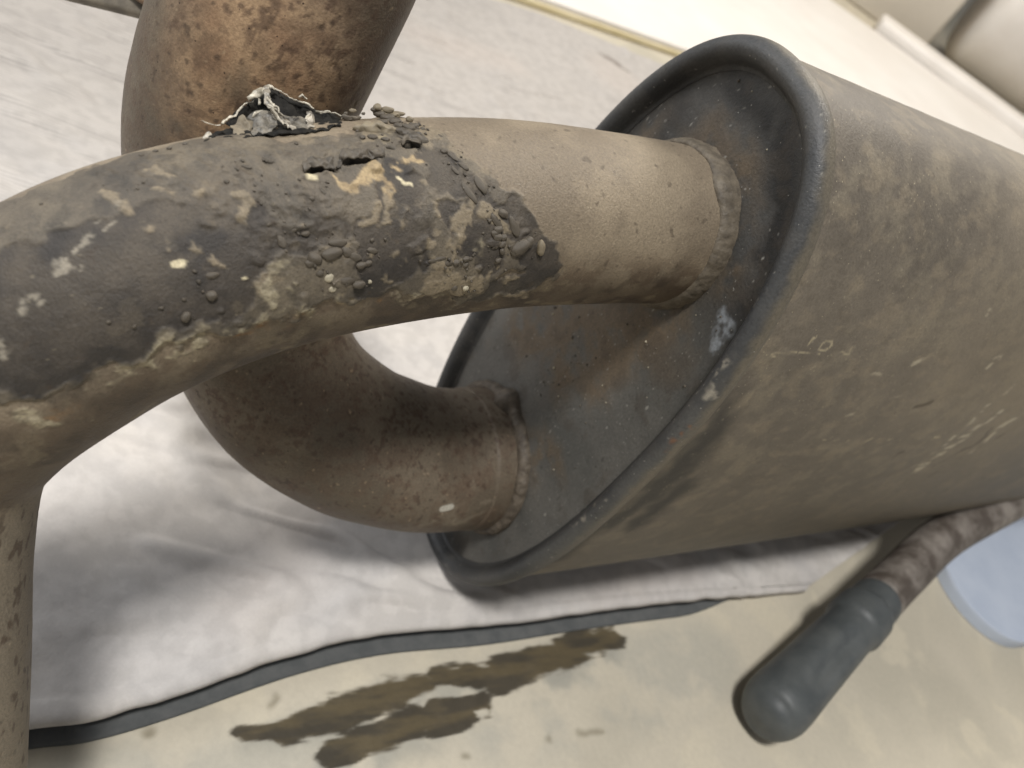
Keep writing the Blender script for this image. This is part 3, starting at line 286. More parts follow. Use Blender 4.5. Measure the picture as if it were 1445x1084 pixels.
# ------------------------------------------------------------------ materials
def painted(name, grain=900.0, amount=0.35, bump=0.25, bscale=1400.0, bdist=0.0004, spec=0.35, metal=0.0, spots=None):
    """base colour and roughness from the mesh, fine grain and relief from noise"""
    m = bpy.data.materials.new(name); m.use_nodes = True
    nt = m.node_tree; nd = nt.nodes; lk = nt.links
    b = nd['Principled BSDF']
    col = nd.new('ShaderNodeAttribute'); col.attribute_name = 'Col'
    rg = nd.new('ShaderNodeAttribute'); rg.attribute_name = 'Rgh'
    tc = nd.new('ShaderNodeTexCoord')
    n1 = nd.new('ShaderNodeTexNoise'); n1.inputs['Scale'].default_value = grain; n1.inputs['Detail'].default_value = 4; n1.inputs['Roughness'].default_value = 0.65
    lk.new(tc.outputs['Object'], n1.inputs['Vector'])
    mr = nd.new('ShaderNodeMapRange'); mr.inputs['From Min'].default_value = 0.25; mr.inputs['From Max'].default_value = 0.75
    mr.inputs['To Min'].default_value = 1 - amount; mr.inputs['To Max'].default_value = 1 + amount
    lk.new(n1.outputs['Fac'], mr.inputs['Value'])
    mx = nd.new('ShaderNodeVectorMath'); mx.operation = 'SCALE'
    lk.new(col.outputs['Color'], mx.inputs[0]); lk.new(mr.outputs['Result'], mx.inputs['Scale'])
    last = mx.outputs['Vector']
    if spots:
        vo = nd.new('ShaderNodeTexVoronoi'); vo.inputs['Scale'].default_value = spots[0]
        lk.new(tc.outputs['Object'], vo.inputs['Vector'])
        rmp = nd.new('ShaderNodeMapRange'); rmp.inputs['From Min'].default_value = spots[1]; rmp.inputs['From Max'].default_value = spots[1] * 0.6
        lk.new(vo.outputs['Distance'], rmp.inputs['Value'])
        sel = nd.new('ShaderNodeMath'); sel.operation = 'LESS_THAN'; sel.inputs[1].default_value = spots[2]
        sp = nd.new('ShaderNodeSeparateColor'); lk.new(vo.outputs['Color'], sp.inputs['Color']); lk.new(sp.outputs['Red'], sel.inputs[0])
        ml = nd.new('ShaderNodeMath'); ml.operation = 'MULTIPLY'; lk.new(rmp.outputs['Result'], ml.inputs[0]); lk.new(sel.outputs[0], ml.inputs[1])
        mm = nd.new('ShaderNodeMix'); mm.data_type = 'RGBA'
        lk.new(ml.outputs[0], mm.inputs['Factor']); lk.new(last, mm.inputs['A']); mm.inputs['B'].default_value = (*spots[3], 1)
        last = mm.outputs['Result']
    lk.new(last, b.inputs['Base Color'])
    ra = nd.new('ShaderNodeMath'); ra.operation = 'MULTIPLY_ADD'; ra.inputs[1].default_value = 0.22; 
    sb = nd.new('ShaderNodeMath'); sb.operation = 'SUBTRACT'; sb.inputs[1].default_value = 0.11
    lk.new(rg.outputs['Fac'], sb.inputs[0]); lk.new(n1.outputs['Fac'], ra.inputs[0]); lk.new(sb.outputs[0], ra.inputs[2])
    lk.new(ra.outputs[0], b.inputs['Roughness'])
    b.inputs['Specular IOR Level'].default_value = spec
    b.inputs['Metallic'].default_value = metal
    n2 = nd.new('ShaderNodeTexNoise'); n2.inputs['Scale'].default_value = bscale; n2.inputs['Detail'].default_value = 5; n2.inputs['Roughness'].default_value = 0.6
    lk.new(tc.outputs['Object'], n2.inputs['Vector'])
    bp = nd.new('ShaderNodeBump'); bp.inputs['Strength'].default_value = bump; bp.inputs['Distance'].default_value = bdist
    lk.new(n2.outputs['Fac'], bp.inputs['Height']); lk.new(bp.outputs['Normal'], b.inputs['Normal'])
    return m

def plain(name, c1, c2, scale=60.0, rough=0.7, spec=0.3, bump=0.1, bscale=800.0, bdist=0.0003, lo=0.35, hi=0.65, metal=0.0):
    """two colours blended by noise"""
    m = bpy.data.materials.new(name); m.use_nodes = True
    nt = m.node_tree; nd = nt.nodes; lk = nt.links; b = nd['Principled BSDF']
    tc = nd.new('ShaderNodeTexCoord')
    n1 = nd.new('ShaderNodeTexNoise'); n1.inputs['Scale'].default_value = scale; n1.inputs['Detail'].default_value = 6; n1.inputs['Roughness'].default_value = 0.62
    lk.new(tc.outputs['Object'], n1.inputs['Vector'])
    rp = nd.new('ShaderNodeValToRGB'); rp.color_ramp.elements[0].position = lo; rp.color_ramp.elements[1].position = hi
    rp.color_ramp.elements[0].color = (*c1, 1); rp.color_ramp.elements[1].color = (*c2, 1)
    lk.new(n1.outputs['Fac'], rp.inputs['Fac']); lk.new(rp.outputs['Color'], b.inputs['Base Color'])
    b.inputs['Roughness'].default_value = rough; b.inputs['Specular IOR Level'].default_value = spec; b.inputs['Metallic'].default_value = metal
    n2 = nd.new('ShaderNodeTexNoise'); n2.inputs['Scale'].default_value = bscale; n2.inputs['Detail'].default_value = 4
    lk.new(tc.outputs['Object'], n2.inputs['Vector'])
    bp = nd.new('ShaderNodeBump'); bp.inputs['Strength'].default_value = bump; bp.inputs['Distance'].default_value = bdist
    lk.new(n2.outputs['Fac'], bp.inputs['Height']); lk.new(bp.outputs['Normal'], b.inputs['Normal'])
    return m

c3_ = lambda r, g, b: tuple(float(x) for x in lin(r, g, b))
M_PIPE = painted('worn_pipe_steel', grain=1300, amount=0.26, bump=0.55, bscale=1500, bdist=0.0006, spec=0.45)
M_BACK = painted('rusty_pipe_steel', grain=1100, amount=0.28, bump=0.45, bscale=1300, bdist=0.0005, spec=0.4, spots=(520, .16, .2, c3_(62, 48, 40)))
M_SHELL = painted('dusty_casing_steel', grain=1000, amount=0.24, bump=0.4, bscale=1100, bdist=0.0005, spec=0.38, spots=(560, .15, .2, c3_(168, 157, 134)))
M_PLATE = painted('dark_plate_steel', grain=1000, amount=0.26, bump=0.45, bscale=1100, bdist=0.0005, spec=0.4, spots=(520, .15, .16, c3_(140, 138, 132)))
M_FLOOR = painted('stained_concrete', grain=300, amount=0.06, bump=0.25, bscale=500, bdist=0.0006, spec=0.25)
c3 = lambda r, g, b: tuple(float(x) for x in lin(r, g, b))
M_WELD = plain('weld_metal', c3(80, 73, 63), c3(108, 99, 85), scale=260, rough=0.6, spec=0.4, bump=0.5, bscale=900, bdist=0.0006)
M_WELDRUST = plain('rusty_weld_metal', c3(72, 64, 55), c3(104, 95, 83), scale=220, rough=0.6, spec=0.4, bump=0.5, bscale=900, bdist=0.0006)
M_PASTE = plain('grey_exhaust_paste', c3(68, 63, 56), c3(100, 92, 80), scale=260, rough=0.52, spec=0.35, bump=0.25, bscale=1500)
M_PASTE_PALE = plain('pale_exhaust_paste', c3(150, 142, 122), c3(190, 182, 160), scale=320, rough=0.5, spec=0.4, bump=0.25, bscale=1500)
M_PASTE_TAN = plain('tan_exhaust_paste', c3(104, 95, 80), c3(138, 127, 106), scale=260, rough=0.55, spec=0.4, bump=0.25, bscale=1500)
M_SOOT = plain('sooty_scrap', c3(18, 17, 15), c3(38, 36, 32), scale=400, rough=0.7, spec=0.2, bump=0.4, bscale=700)
M_FOIL = plain('torn_foil', c3(84, 78, 69), c3(186, 178, 162), scale=420, rough=0.35, spec=0.6, bump=0.7, bscale=500, bdist=0.001)
M_SCRAP_TAN = plain('tan_scrap', c3(112, 103, 88), c3(140, 130, 112), scale=350, rough=0.6, bump=0.4, bscale=700)
M_SCRAP_GREY = plain('grey_scrap', c3(44, 42, 39), c3(132, 126, 114), scale=330, rough=0.45, spec=0.5, bump=0.6, bscale=600, bdist=0.0008)
M_EDGE = plain('pale_torn_edge', c3(128, 121, 106), c3(222, 214, 196), scale=500, rough=0.4, spec=0.5, bump=0.5, bscale=900)
M_RUBBER = plain('grey_rubber', c3(70, 74, 75), c3(90, 93, 92), scale=45, rough=0.5, spec=0.45, bump=0.06, bscale=900)
M_TAIL = plain('rusty_tail_pipe_steel', c3(82, 74, 67), c3(132, 125, 117), scale=46, rough=0.6, spec=0.4, bump=0.3, bscale=700, lo=0.42, hi=0.62)
M_EDGE_SHADOW = plain('cloth_shadow_grey', c3(84, 86, 86), c3(98, 99, 98), scale=120, rough=0.95, spec=0.1, bump=0.15, bscale=1500)
M_WHITE = plain('white_panel', c3(232, 226, 218), c3(240, 235, 228), scale=6, rough=0.5, spec=0.3, bump=0.02)
M_WHITE2 = plain('off_white_carton', c3(206, 198, 184), c3(214, 206, 192), scale=6, rough=0.6, spec=0.25, bump=0.02)
M_CREAM = plain('cream_panel_edge', c3(222, 208, 166), c3(236, 224, 190), scale=20, rough=0.6, bump=0.02)
M_ROLL = plain('white_wrap', c3(226, 220, 212), c3(234, 229, 222), scale=8, rough=0.55, bump=0.03)
M_BLUE = plain('pale_blue_plastic', c3(184, 194, 210), c3(194, 203, 217), scale=30, rough=0.45, spec=0.4, bump=0.03)
M_BRACKET = plain('dusty_bracket_steel', c3(92, 86, 76), c3(124, 116, 102), scale=150, rough=0.6, spec=0.4, bump=0.2)
M_BROWNROD = plain('brown_rusty_steel', c3(84, 66, 50), c3(118, 96, 74), scale=200, rough=0.6, spec=0.4, bump=0.3)

# ------------------------------------------------------------------ the floor
fx = np.r_[np.linspace(-30, -0.6, 14)[:-1], np.linspace(-0.6, -0.12, 40)[:-1], np.linspace(-0.12, 0.46, 520), np.linspace(0.46, 1.2, 40)[1:], np.linspace(1.2, 30, 14)[1:]]
fy = np.r_[np.linspace(-30, -0.2, 14)[:-1], np.linspace(-0.2, 0.04, 30)[:-1], np.linspace(0.04, 0.46, 380), np.linspace(0.46, 1.4, 40)[1:], np.linspace(1.4, 30, 14)[1:]]
GX, GY = np.meshgrid(fx, fy, indexing='ij')
FP = np.stack([GX, GY, np.zeros_like(GX)], -1).astype(np.float32)
Q = pts(FP)
warp = np.stack([fbm(Q + 5, .012, 3), fbm(Q + 11, .012, 3), np.full(len(Q), .5)], 1) - .5
warp[:, 2] = 0
QW = (Q + warp * .005 + (np.stack([vnoise(Q + 3, .0025), vnoise(Q + 8, .0025), np.full(len(Q), .5)], 1) - .5) * [.0012, .0012, 0]).astype(np.float32)
big = fbm(Q + 2, .09, 4); mid = fbm(Q + 21, .022, 4)
fc = mix(lin(194, 186, 168), lin(182, 175, 158), sstep(.35, .65, big))
fc = mix(fc, lin(202, 193, 172), .6 * sstep(.52, .72, mid))
fc = mix(fc, lin(164, 162, 152), .55 * sstep(-.01, .012, caps(QW, FEAT['floor_green'])) * sstep(.3, .6, mid))
fc = mix(fc, lin(150, 148, 138), .7 * sstep(-.006, .006, caps(QW, FEAT['floor_film'])) * sstep(.32, .52, mid))
es = np.array([.75, .66, 0]); QE = (Q - (Q @ es)[:, None] * es * .8).astype(np.float32)      # smeared along the wiping direction
smear = fbm(QE + 31, .005, 4)
oil = sstep(-.0008, .0014, caps(Q + (warp * .003).astype(np.float32), FEAT['floor_oil']) + .0032 + .013 * (smear - .55))
fc = mix(fc, mix(lin(82, 71, 49), lin(52, 46, 36), sstep(.35, .65, smear)), .92 * oil)
fc = mix(fc, lin(120, 112, 92), .7 * sstep(-.002, .002, caps(QW, FEAT['floor_spot'])))
M_F = link('floor', grid_mesh('floor', FP, col=fc, rgh=.75 - .42 * oil, flip=False), M_FLOOR)
tag(M_F, kind='structure')

# ------------------------------------------------------------------ cloth on the floor, and the strip for its edge shadow
front_edge = spline([(-.30, -.13, 0), (-.17, -.03, 0), (-.10, .048, 0), (-.067, .082, 0), (-.052, .096, 0), (-.0345, .1195, 0), (-.0065, .162, 0), (.023, .197, 0), (.066, .236, 0), (.116, .286, 0), (.177, .346, 0), (.230, .397, 0), (.250, .416, 0)], 560)[0]
back_dir0 = np.array([-.78, .62, 0])
right_edge_end = np.array([.62, 1.16, 0])
fe0, fe1 = front_edge[0], front_edge[-1]
tt = np.r_[np.linspace(0, .06, 40)[:-1], np.linspace(.06, 1, 420)]
back0 = np.array([-1.35, .18, 0]); back1 = np.array([.40, 1.90, 0]) * np.array([.72, .74, 0])
back_line = spline([(-1.35, .25, 0), (-.5, .78, 0), (-.22, 1.07, 0), (.05, 1.27, 0), (.4, 1.35, 0), (.75, 1.31, 0)], len(front_edge))[0]
CP = front_edge[None] + tt[:, None, None] * (back_line - front_edge)[None]
Q = pts(CP)
tcol = np.repeat(tt, len(front_edge)).astype(np.float32)
scol = np.tile(np.linspace(0, 1, len(front_edge)), len(tt)).astype(np.float32)
R2 = np.array([[.8036, .3825, 0], [-.4300, .9028, 0], [0, 0, 1]])
Qs = (Q @ R2.T * np.array([.38, 1.0, 1.0])).astype(np.float32)           # soft creases run across the cloth
cz = .0034 * (fbm(Qs + 1, .03, 3) - .5) + .0011 * (fbm(Qs + 4, .012, 3) - .5) + .006 * (fbm(Q + 9, .16, 2) - .5) + .0026 * sstep(.72, 1, 1 - np.abs(2 * fbm((Qs * np.float32(1.0) + 6).astype(np.float32), .022, 2) - 1)) * sstep(.35, .6, fbm(Q + 15, .07, 2))
dist_front = tcol * np.linalg.norm((back_line - front_edge), axis=1)[None].repeat(len(tt), 0).ravel()
SH = .011 - .0075 * sstep(.80, .99, scol)
z = SH + cz * sstep(0, .02, dist_front) * 1.0 + .0012 * np.exp(-((dist_front - .0075) / .0016) ** 2) * 0 + .0008 * sstep(.009, .006, dist_front)
z = z - .002 * sstep(.002, 0, dist_front)
Q[:, 2] = z
Q += (np.stack([vnoise(Q + 2, .01), vnoise(Q + 6, .01), np.full(len(Q), .5)], 1) - .5).astype(np.float32) * .0015 * sstep(.01, 0, dist_front)[:, None]
m2 = fbm(Q + 14, .035, 4)
far_shade = sstep(.35, .62, Q[:, 1] - .5 * Q[:, 0] + .15 * (fbm(Q + 77, .1, 3) - .5))  # far part of the cloth: its dimmer light is put into the colour
cc = mix(lin(200, 195, 189), lin(191, 187, 183), sstep(.35, .65, m2))
cc = mix(cc, lin(180, 174, 167), .8 * far_shade)
cc = mix(cc, cc * .90, sstep(.4, .62, fbm(Q + 41, .006, 3)))
cc = mix(cc, lin(196, 183, 172), .25 * sstep(-.02, .02, caps(Q, FEAT['cloth_tint'])) )  # brown shade below the pipes painted in, with other warm patches
cc = mix(cc, lin(120, 112, 104), .75 * sstep(-.002, .003, caps((Q + (vnoise(Q, .006)[:, None] - .5) * .01).astype(np.float32), FEAT['cloth_dirt'])))
M_CLOTH = painted('white_cotton', grain=900, amount=0.05, bump=0.35, bscale=700, bdist=0.0006, spec=0.1)
nt = M_CLOTH.node_tree
wv = nt.nodes.new('ShaderNodeTexWave'); wv.inputs['Scale'].default_value = 120; wv.inputs['Distortion'].default_value = 0.6; wv.inputs['Detail'].default_value = 1; wv.bands_direction = 'X'
mp = nt.nodes.new('ShaderNodeMapping'); mp.inputs['Rotation'].default_value = (0, 0, math.radians(62))
tcn = [n for n in nt.nodes if n.type == 'TEX_COORD'][0]; bmp = [n for n in nt.nodes if n.type == 'BUMP'][0]; ns = bmp.inputs['Height'].links[0].from_socket
nt.links.new(tcn.outputs['Object'], mp.inputs['Vector']); nt.links.new(mp.outputs['Vector'], wv.inputs['Vector'])
ad = nt.nodes.new('ShaderNodeMath'); ad.operation = 'MULTIPLY_ADD'; ad.inputs[1].default_value = .0
nt.links.new(wv.outputs['Fac'], ad.inputs[0]); nt.links.new(ns, ad.inputs[2]); nt.links.new(ad.outputs[0], bmp.inputs['Height'])
cl = link('cloth', grid_mesh('cloth', Q.reshape(CP.shape), col=cc, rgh=.85 + .1 * sstep(-.20, -.34, Q[:, 0]), flip=True), M_CLOTH)
tag(cl, 'white cotton cloth spread on the floor under the exhaust silencer', 'cloth')
sd = cl.modifiers.new('thickness', 'SOLIDIFY'); sd.thickness = .0018; sd.offset = -1

ra_ = [n_ for n_ in nt.nodes if n_.type == 'ATTRIBUTE' and n_.attribute_name == 'Rgh'][0]
rf = nt.nodes.new('ShaderNodeMapRange'); rf.inputs['From Min'].default_value = .85; rf.inputs['From Max'].default_value = .95
nt.links.new(ra_.outputs['Fac'], rf.inputs['Value']); nt.links.new(rf.outputs['Result'], ad.inputs[1])
bc_ = nt.nodes['Principled BSDF'].inputs['Base Color']; prev = bc_.links[0].from_socket
m1 = nt.nodes.new('ShaderNodeMath'); m1.operation = 'MULTIPLY'; nt.links.new(rf.outputs['Result'], m1.inputs[0]); nt.links.new(wv.outputs['Fac'], m1.inputs[1])
m2_ = nt.nodes.new('ShaderNodeMath'); m2_.operation = 'MULTIPLY_ADD'; m2_.inputs[1].default_value = -.22; m2_.inputs[2].default_value = 1.0; nt.links.new(m1.outputs[0], m2_.inputs[0])
vs = nt.nodes.new('ShaderNodeVectorMath'); vs.operation = 'SCALE'; nt.links.new(prev, vs.inputs[0]); nt.links.new(m2_.outputs[0], vs.inputs['Scale']); nt.links.new(vs.outputs['Vector'], bc_)

# grey strip put in for the shadow under the front edge of the cloth
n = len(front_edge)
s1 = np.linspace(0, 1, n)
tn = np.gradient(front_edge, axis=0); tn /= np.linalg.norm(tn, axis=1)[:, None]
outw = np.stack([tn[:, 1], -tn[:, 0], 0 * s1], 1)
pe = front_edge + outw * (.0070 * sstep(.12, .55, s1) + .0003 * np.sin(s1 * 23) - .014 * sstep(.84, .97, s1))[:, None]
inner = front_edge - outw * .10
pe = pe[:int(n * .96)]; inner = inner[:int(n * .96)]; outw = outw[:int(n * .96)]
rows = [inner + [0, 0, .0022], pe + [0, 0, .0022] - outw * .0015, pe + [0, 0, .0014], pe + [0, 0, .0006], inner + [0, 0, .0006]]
shadow_mesh = grid_mesh('mat', np.array(rows)[:, ::2], flip=False)  # 'mat' is only the added strip for the cloth's edge shadow
mo = link('mat', shadow_mesh, M_EDGE_SHADOW); tag(mo, 'thin grey strip standing in for the shadow under the front edge of the cloth', 'mat')

# ------------------------------------------------------------------ the silencer
sil = empty('exhaust_silencer', BASE)
tag(sil, 'brown rusty exhaust silencer with oval casing and two bent pipes', 'silencer')
def rel(P): return P - BASE.astype(np.float32)

def specks(Q, s, thr, seed):
    v = vnoise(Q + seed, s); return sstep(thr, thr + .06, v)

# casing
P, Nn, tl = shell_points(620, 900)
Q = pts(P)
o2, _ = outline(900)
QS = (Q - (Q @ D.astype(np.float32))[:, None] * D * .35).astype(np.float32)
b1 = fbm(Q + 3, .05, 4); b2 = fbm(Q + 8, .012, 4); b3 = fbm(Q + 17, .004, 3)
sc = mix(lin(101, 94, 84), lin(115, 107, 95), sstep(.36, .66, b1))
sc = mix(sc, lin(132, 123, 106), .5 * sstep(.5, .7, b2))
sc = mix(sc, lin(98, 91, 80), .25 * sstep(.52, .72, fbm(Q + 29, .006, 4)))
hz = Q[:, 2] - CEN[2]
sc = mix(sc, lin(140, 128, 108), .34 * sstep(.53, .68, fbm(QS + 51, .006, 4)))
sc = mix(sc, lin(84, 77, 68), .28 * sstep(.56, .7, fbm(QS + 57, .0028, 4)))
sc = mix(sc, lin(98, 92, 82), .5 * sstep(.02, -.07, hz + .05 * (b1 - .5)))  # lower flank darkened, shading painted into the colour
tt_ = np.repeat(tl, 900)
sc = mix(sc, lin(140, 129, 110), .6 * sstep(.05, .22, tt_ + .1 * (b1 - .5)) * sstep(-.02, .06, hz))  # upper far end lightened, painted as the brighter lit part
W1 = (Q + (np.stack([vnoise(Q, .006), vnoise(Q + 4, .006), vnoise(Q + 7, .006)], 1) - .5) * .006).astype(np.float32)
sc = mix(sc, lin(46, 45, 44), .9 * sstep(-.008, .005, caps(W1, FEAT['shell_smudge'])) * sstep(.2, .5, b2))
sc = mix(sc, lin(60, 55, 48), .8 * sstep(.005, .001, tt_) * sstep(.2, .5, b2))
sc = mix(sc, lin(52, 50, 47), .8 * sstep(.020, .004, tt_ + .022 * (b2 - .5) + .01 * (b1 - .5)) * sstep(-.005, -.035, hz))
sc = mix(sc, lin(72, 62, 50), .75 * sstep(-.0008, .0006, caps(W1, FEAT['shell_darkstreak'])))
sd_ = np.array([.62, .68, .30]); sd_ = sd_ / np.linalg.norm(sd_)
SS = (Q - (Q @ sd_)[:, None] * sd_ * .8).astype(np.float32)
scr = sstep(-.0008, .0008, caps(W1, FEAT['shell_scratch'])) * sstep(.42, .56, fbm(SS, .0022, 3))
sc = mix(sc, lin(182, 172, 150), .8 * scr)
mk = sstep(-.00025, .0002, caps(Q, FEAT['shell_mark']) + .00015) * (.55 + .45 * sstep(.3, .6, b3))
sc = mix(sc, lin(190, 178, 148), .75 * mk)
sc = mix(sc, lin(160, 151, 132), .4 * specks(Q, .0012, .9, 41)); sc = mix(sc, lin(74, 66, 56), .45 * specks(Q, .0016, .9, 47))
P2 = Q + pts(Nn) * (.0004 * (b2 - .5))[:, None]
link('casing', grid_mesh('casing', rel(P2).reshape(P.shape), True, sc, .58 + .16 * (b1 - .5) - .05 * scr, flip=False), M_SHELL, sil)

# end plate
P = plate_points(190, 760); Q = pts(P)
b1 = fbm(Q + 3, .035, 4); b2 = fbm(Q + 8, .009, 4); b3 = fbm(Q + 17, .003, 3)
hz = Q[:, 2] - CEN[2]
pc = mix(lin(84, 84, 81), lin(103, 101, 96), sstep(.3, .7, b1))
pc = mix(pc, lin(62, 61, 60), .7 * sstep(.03, .08, hz + .05 * (b1 - .5)))  # upper plate darkened, painting the shade under the rim
W1 = (Q + (np.stack([vnoise(Q, .012), vnoise(Q + 4, .012), vnoise(Q + 7, .012)], 1) - .5) * .018).astype(np.float32)
pc = mix(pc, lin(104, 90, 72), .85 * sstep(-.012, .008, caps(W1, FEAT['plate_brown'])) * sstep(.25, .6, b2))  # brown dust, and the inlet pipe's warm shadow painted below its joint
pc = mix(pc, lin(40, 40, 40), .85 * sstep(-.009, .004, caps(W1, FEAT['plate_black'])) * sstep(.2, .55, b2))  # near-black patches, the upper ones painting the rim's shadow
pw = sstep(-.0015, .001, caps((Q + (vnoise(Q, .002)[:, None] - .5) * .004).astype(np.float32), FEAT['plate_powder'])) * sstep(.35, .6, b3)
pc = mix(pc, lin(150, 156, 162), .75 * pw)
pc = mix(pc, lin(76, 69, 61), .4 * sstep(.55, .7, b2) )
pc = mix(pc, lin(170, 168, 160), .6 * specks(Q, .0012, .9, 41)); pc = mix(pc, lin(56, 53, 50), .5 * specks(Q, .0016, .88, 47))
endp = link('end_plate', grid_mesh('end_plate', rel(Q - (D * .0006 * (b2[:, None] - .5)).astype(np.float32)).reshape(P.shape), True, pc, .55 + .2 * (b1 - .5), cap='b', flip=True), M_PLATE, sil)

# rolled rim
P = oval_rings(RIM_PROFILE, 1100); Q = pts(P)
b1 = fbm(Q + 3, .03, 4); b2 = fbm(Q + 8, .007, 4); b3 = fbm(Q + 17, .0025, 3)
prof = np.repeat(np.linspace(0, 1, len(RIM_PROFILE)), 1100)
rc = mix(lin(64, 65, 66), lin(78, 78, 77), sstep(.35, .65, b1))
dust = sstep(.42, .22, prof + .25 * (b2 - .5))
rc = mix(rc, lin(110, 102, 87), .75 * dust * (.12 + .88 * sstep(-.06, .0, Q[:, 2] - CEN[2] + .03 * (b1 - .5))))
rc = mix(rc, lin(48, 48, 47), .65 * sstep(.55, .85, prof))
rc = mix(rc, lin(96, 92, 86), .2 * sstep(.5, .7, b2))
W1 = (Q + (np.stack([vnoise(Q, .003), vnoise(Q + 4, .003), vnoise(Q + 7, .003)], 1) - .5) * .005).astype(np.float32)
rc = mix(rc, lin(168, 161, 146), .6 * sstep(-.001, .001, caps(W1, FEAT['rim_scuff'])) * sstep(.4, .6, b3))
rc = mix(rc, lin(128, 84, 48), .75 * sstep(-.001, .0008, caps(W1, FEAT['rim_rust'])) * sstep(.35, .55, b3))
rc = mix(rc, lin(166, 162, 152), .5 * specks(Q, .0011, .91, 41)); rc = mix(rc, lin(52, 50, 46), .5 * specks(Q, .0014, .88, 47))
link('rolled_rim', grid_mesh('rolled_rim', rel(Q).reshape(P.shape), True, rc, .5 + .2 * (b1 - .5), flip=False), M_PLATE, sil)

# ------------------------------------------------------------------ inlet pipe with its burnt coating
NU, NV = 1000, 540
P, Nn, s, ang = tube(FRONT + [(-.034, .024, .045, .0275), (-.018, .011, .012, .0275)], NU, NV, smooth=60)
Q = pts(P); N_ = pts(Nn)
def warpn(Q, s, a, k=0):
    return ((np.stack([vnoise(Q + k, s), vnoise(Q + 4 + k, s), vnoise(Q + 7 + k, s)], 1) - .5) * a).astype(np.float32)
W1 = (Q + warpn(Q, .005, .006) + warpn(Q, .0016, .0018, 3) + warpn(Q, .0007, .0008, 5)).astype(np.float32)
W0 = (Q + warpn(Q, .0016, .0012, 3)).astype(np.float32)
FA = lambda k, w=.0004, W=W1: sstep(-w, w, caps(W, FEAT['front_' + k]))
b1 = fbm(Q + 3, .02, 4); b2 = fbm(Q + 8, .006, 4); b3 = fbm(Q + 17, .0018, 3)
streak = fbm((Q * np.float32([.35, .35, 1.0]) + 5).astype(np.float32), .004, 3)
coat = FA('coat', .0008)
la = np.array([.80, .38, .46]) * .62 + np.array([.595, -.517, -.616]) * -.78; la /= np.linalg.norm(la)
LEGM = np.eye(3) - .72 * np.outer(la, la)
fc = mix(lin(122, 110, 93), lin(141, 128, 108), sstep(.35, .65, b1))                      # bare dusty steel
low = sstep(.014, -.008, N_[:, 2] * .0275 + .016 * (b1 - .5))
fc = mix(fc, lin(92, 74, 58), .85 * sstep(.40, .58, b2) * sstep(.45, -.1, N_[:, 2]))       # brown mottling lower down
fc = mix(fc, lin(84, 73, 60), .85 * low)  # shade of the underside painted into its brown-grey steel
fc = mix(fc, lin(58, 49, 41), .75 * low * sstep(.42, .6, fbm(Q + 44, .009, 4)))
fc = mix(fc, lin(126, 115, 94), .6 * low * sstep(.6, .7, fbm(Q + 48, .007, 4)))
leg = sstep(.165, .150, Q[:, 2])
fc = mix(fc, lin(128, 119, 104), .7 * leg)
fc = mix(fc, lin(74, 58, 46), .75 * leg * sstep(.62, .72, fbm((Q @ LEGM).astype(np.float32), .0018, 2)))
paste = mix(lin(90, 83, 72), lin(110, 101, 86), sstep(.35, .65, b2))
paste = mix(paste, lin(78, 72, 64), .65 * sstep(.45, .62, b1))
paste = mix(paste, lin(60, 56, 50), .5 * sstep(.55, .68, fbm(Q + 66, .004, 4)))
fc = mix(fc, paste, coat)
ch = FA('charcoal', .0005) * coat
char = mix(lin(54, 50, 46), lin(70, 64, 57), sstep(.35, .65, b2))
fc = mix(fc, char, ch)
up = sstep(.35, .9, N_[:, 2])
fc = mix(fc, lin(98, 89, 76), .5 * up * coat * sstep(.35, .6, fbm(Q + 33, .012, 3)))       # dust lying on the top side
fc = mix(fc, lin(128, 116, 96), .75 * sstep(.615, .65, fbm(Q + 61, .0065, 4)) * coat * (1 - .75 * ch) * sstep(-.085, -.065, Q[:, 0]))
tan = FA('tan', .0004) * sstep(.38, .47, fbm(Q + 19, .0042, 4)); fc = mix(fc, mix(lin(124, 113, 94), lin(142, 129, 107), b2), .88 * tan)
och = FA('ochre', .0004); fc = mix(fc, mix(lin(148, 129, 98), lin(182, 160, 122), sstep(.3, .7, b3)), .92 * och)
fc = mix(fc, lin(150, 138, 112), .9 * FA('smooth', .0006))
wet = FA('wet', .0015); fc = mix(fc, lin(44, 42, 40), .75 * wet * sstep(.3, .55, b2))
crust = FA('crust', .0008) * sstep(.40, .52, fbm(Q + 71, .0035, 4)); fc = mix(fc, mix(lin(124, 115, 96), lin(166, 156, 131), sstep(.35, .65, b3)), .85 * crust)
rust = FA('rust', .0012) * sstep(.38, .55, b2); fc = mix(fc, mix(lin(122, 86, 48), lin(150, 112, 62), b3), .75 * rust)
scf = FA('scuff', .0004, W0) * sstep(.42, .56, fbm((Q @ np.array([[.9, 0, 0], [0, .9, 0], [0, 0, .25]])).astype(np.float32), .0014, 2))
fc = mix(fc, lin(158, 150, 134), .72 * scf)
fc = mix(fc, lin(214, 202, 168), .92 * FA('cream', .0002, W0))
soot = FA('soot', .0003, W0); fc = mix(fc, lin(16, 15, 13), .95 * soot)
fc = mix(fc, lin(178, 166, 140), .6 * specks(Q, .0010, .93, 41) * (1 - .5 * coat)); fc = mix(fc, lin(66, 56, 46), .5 * specks(Q, .0017, .85, 47))
wr = FA('wrinkle', .004)
rid = 1 - np.abs(2 * fbm(Q + 81, .0034, 3) - 1)
disp = .0007 * coat + .0006 * (b1 - .5) * coat
disp += wr * coat * (.0006 * (sstep(.6, .95, rid) - .3) * sstep(.35, .6, b1) + .0007 * (fbm(Q + 91, .0020, 4) - .5))
disp += -.00035 * ch + .00025 * tan + .0003 * coat * (b3 - .5) + .0001 * (1 - coat) * (b3 - .5)
disp += .0009 * crust * (fbm(Q + 95, .0016, 3) - .25)
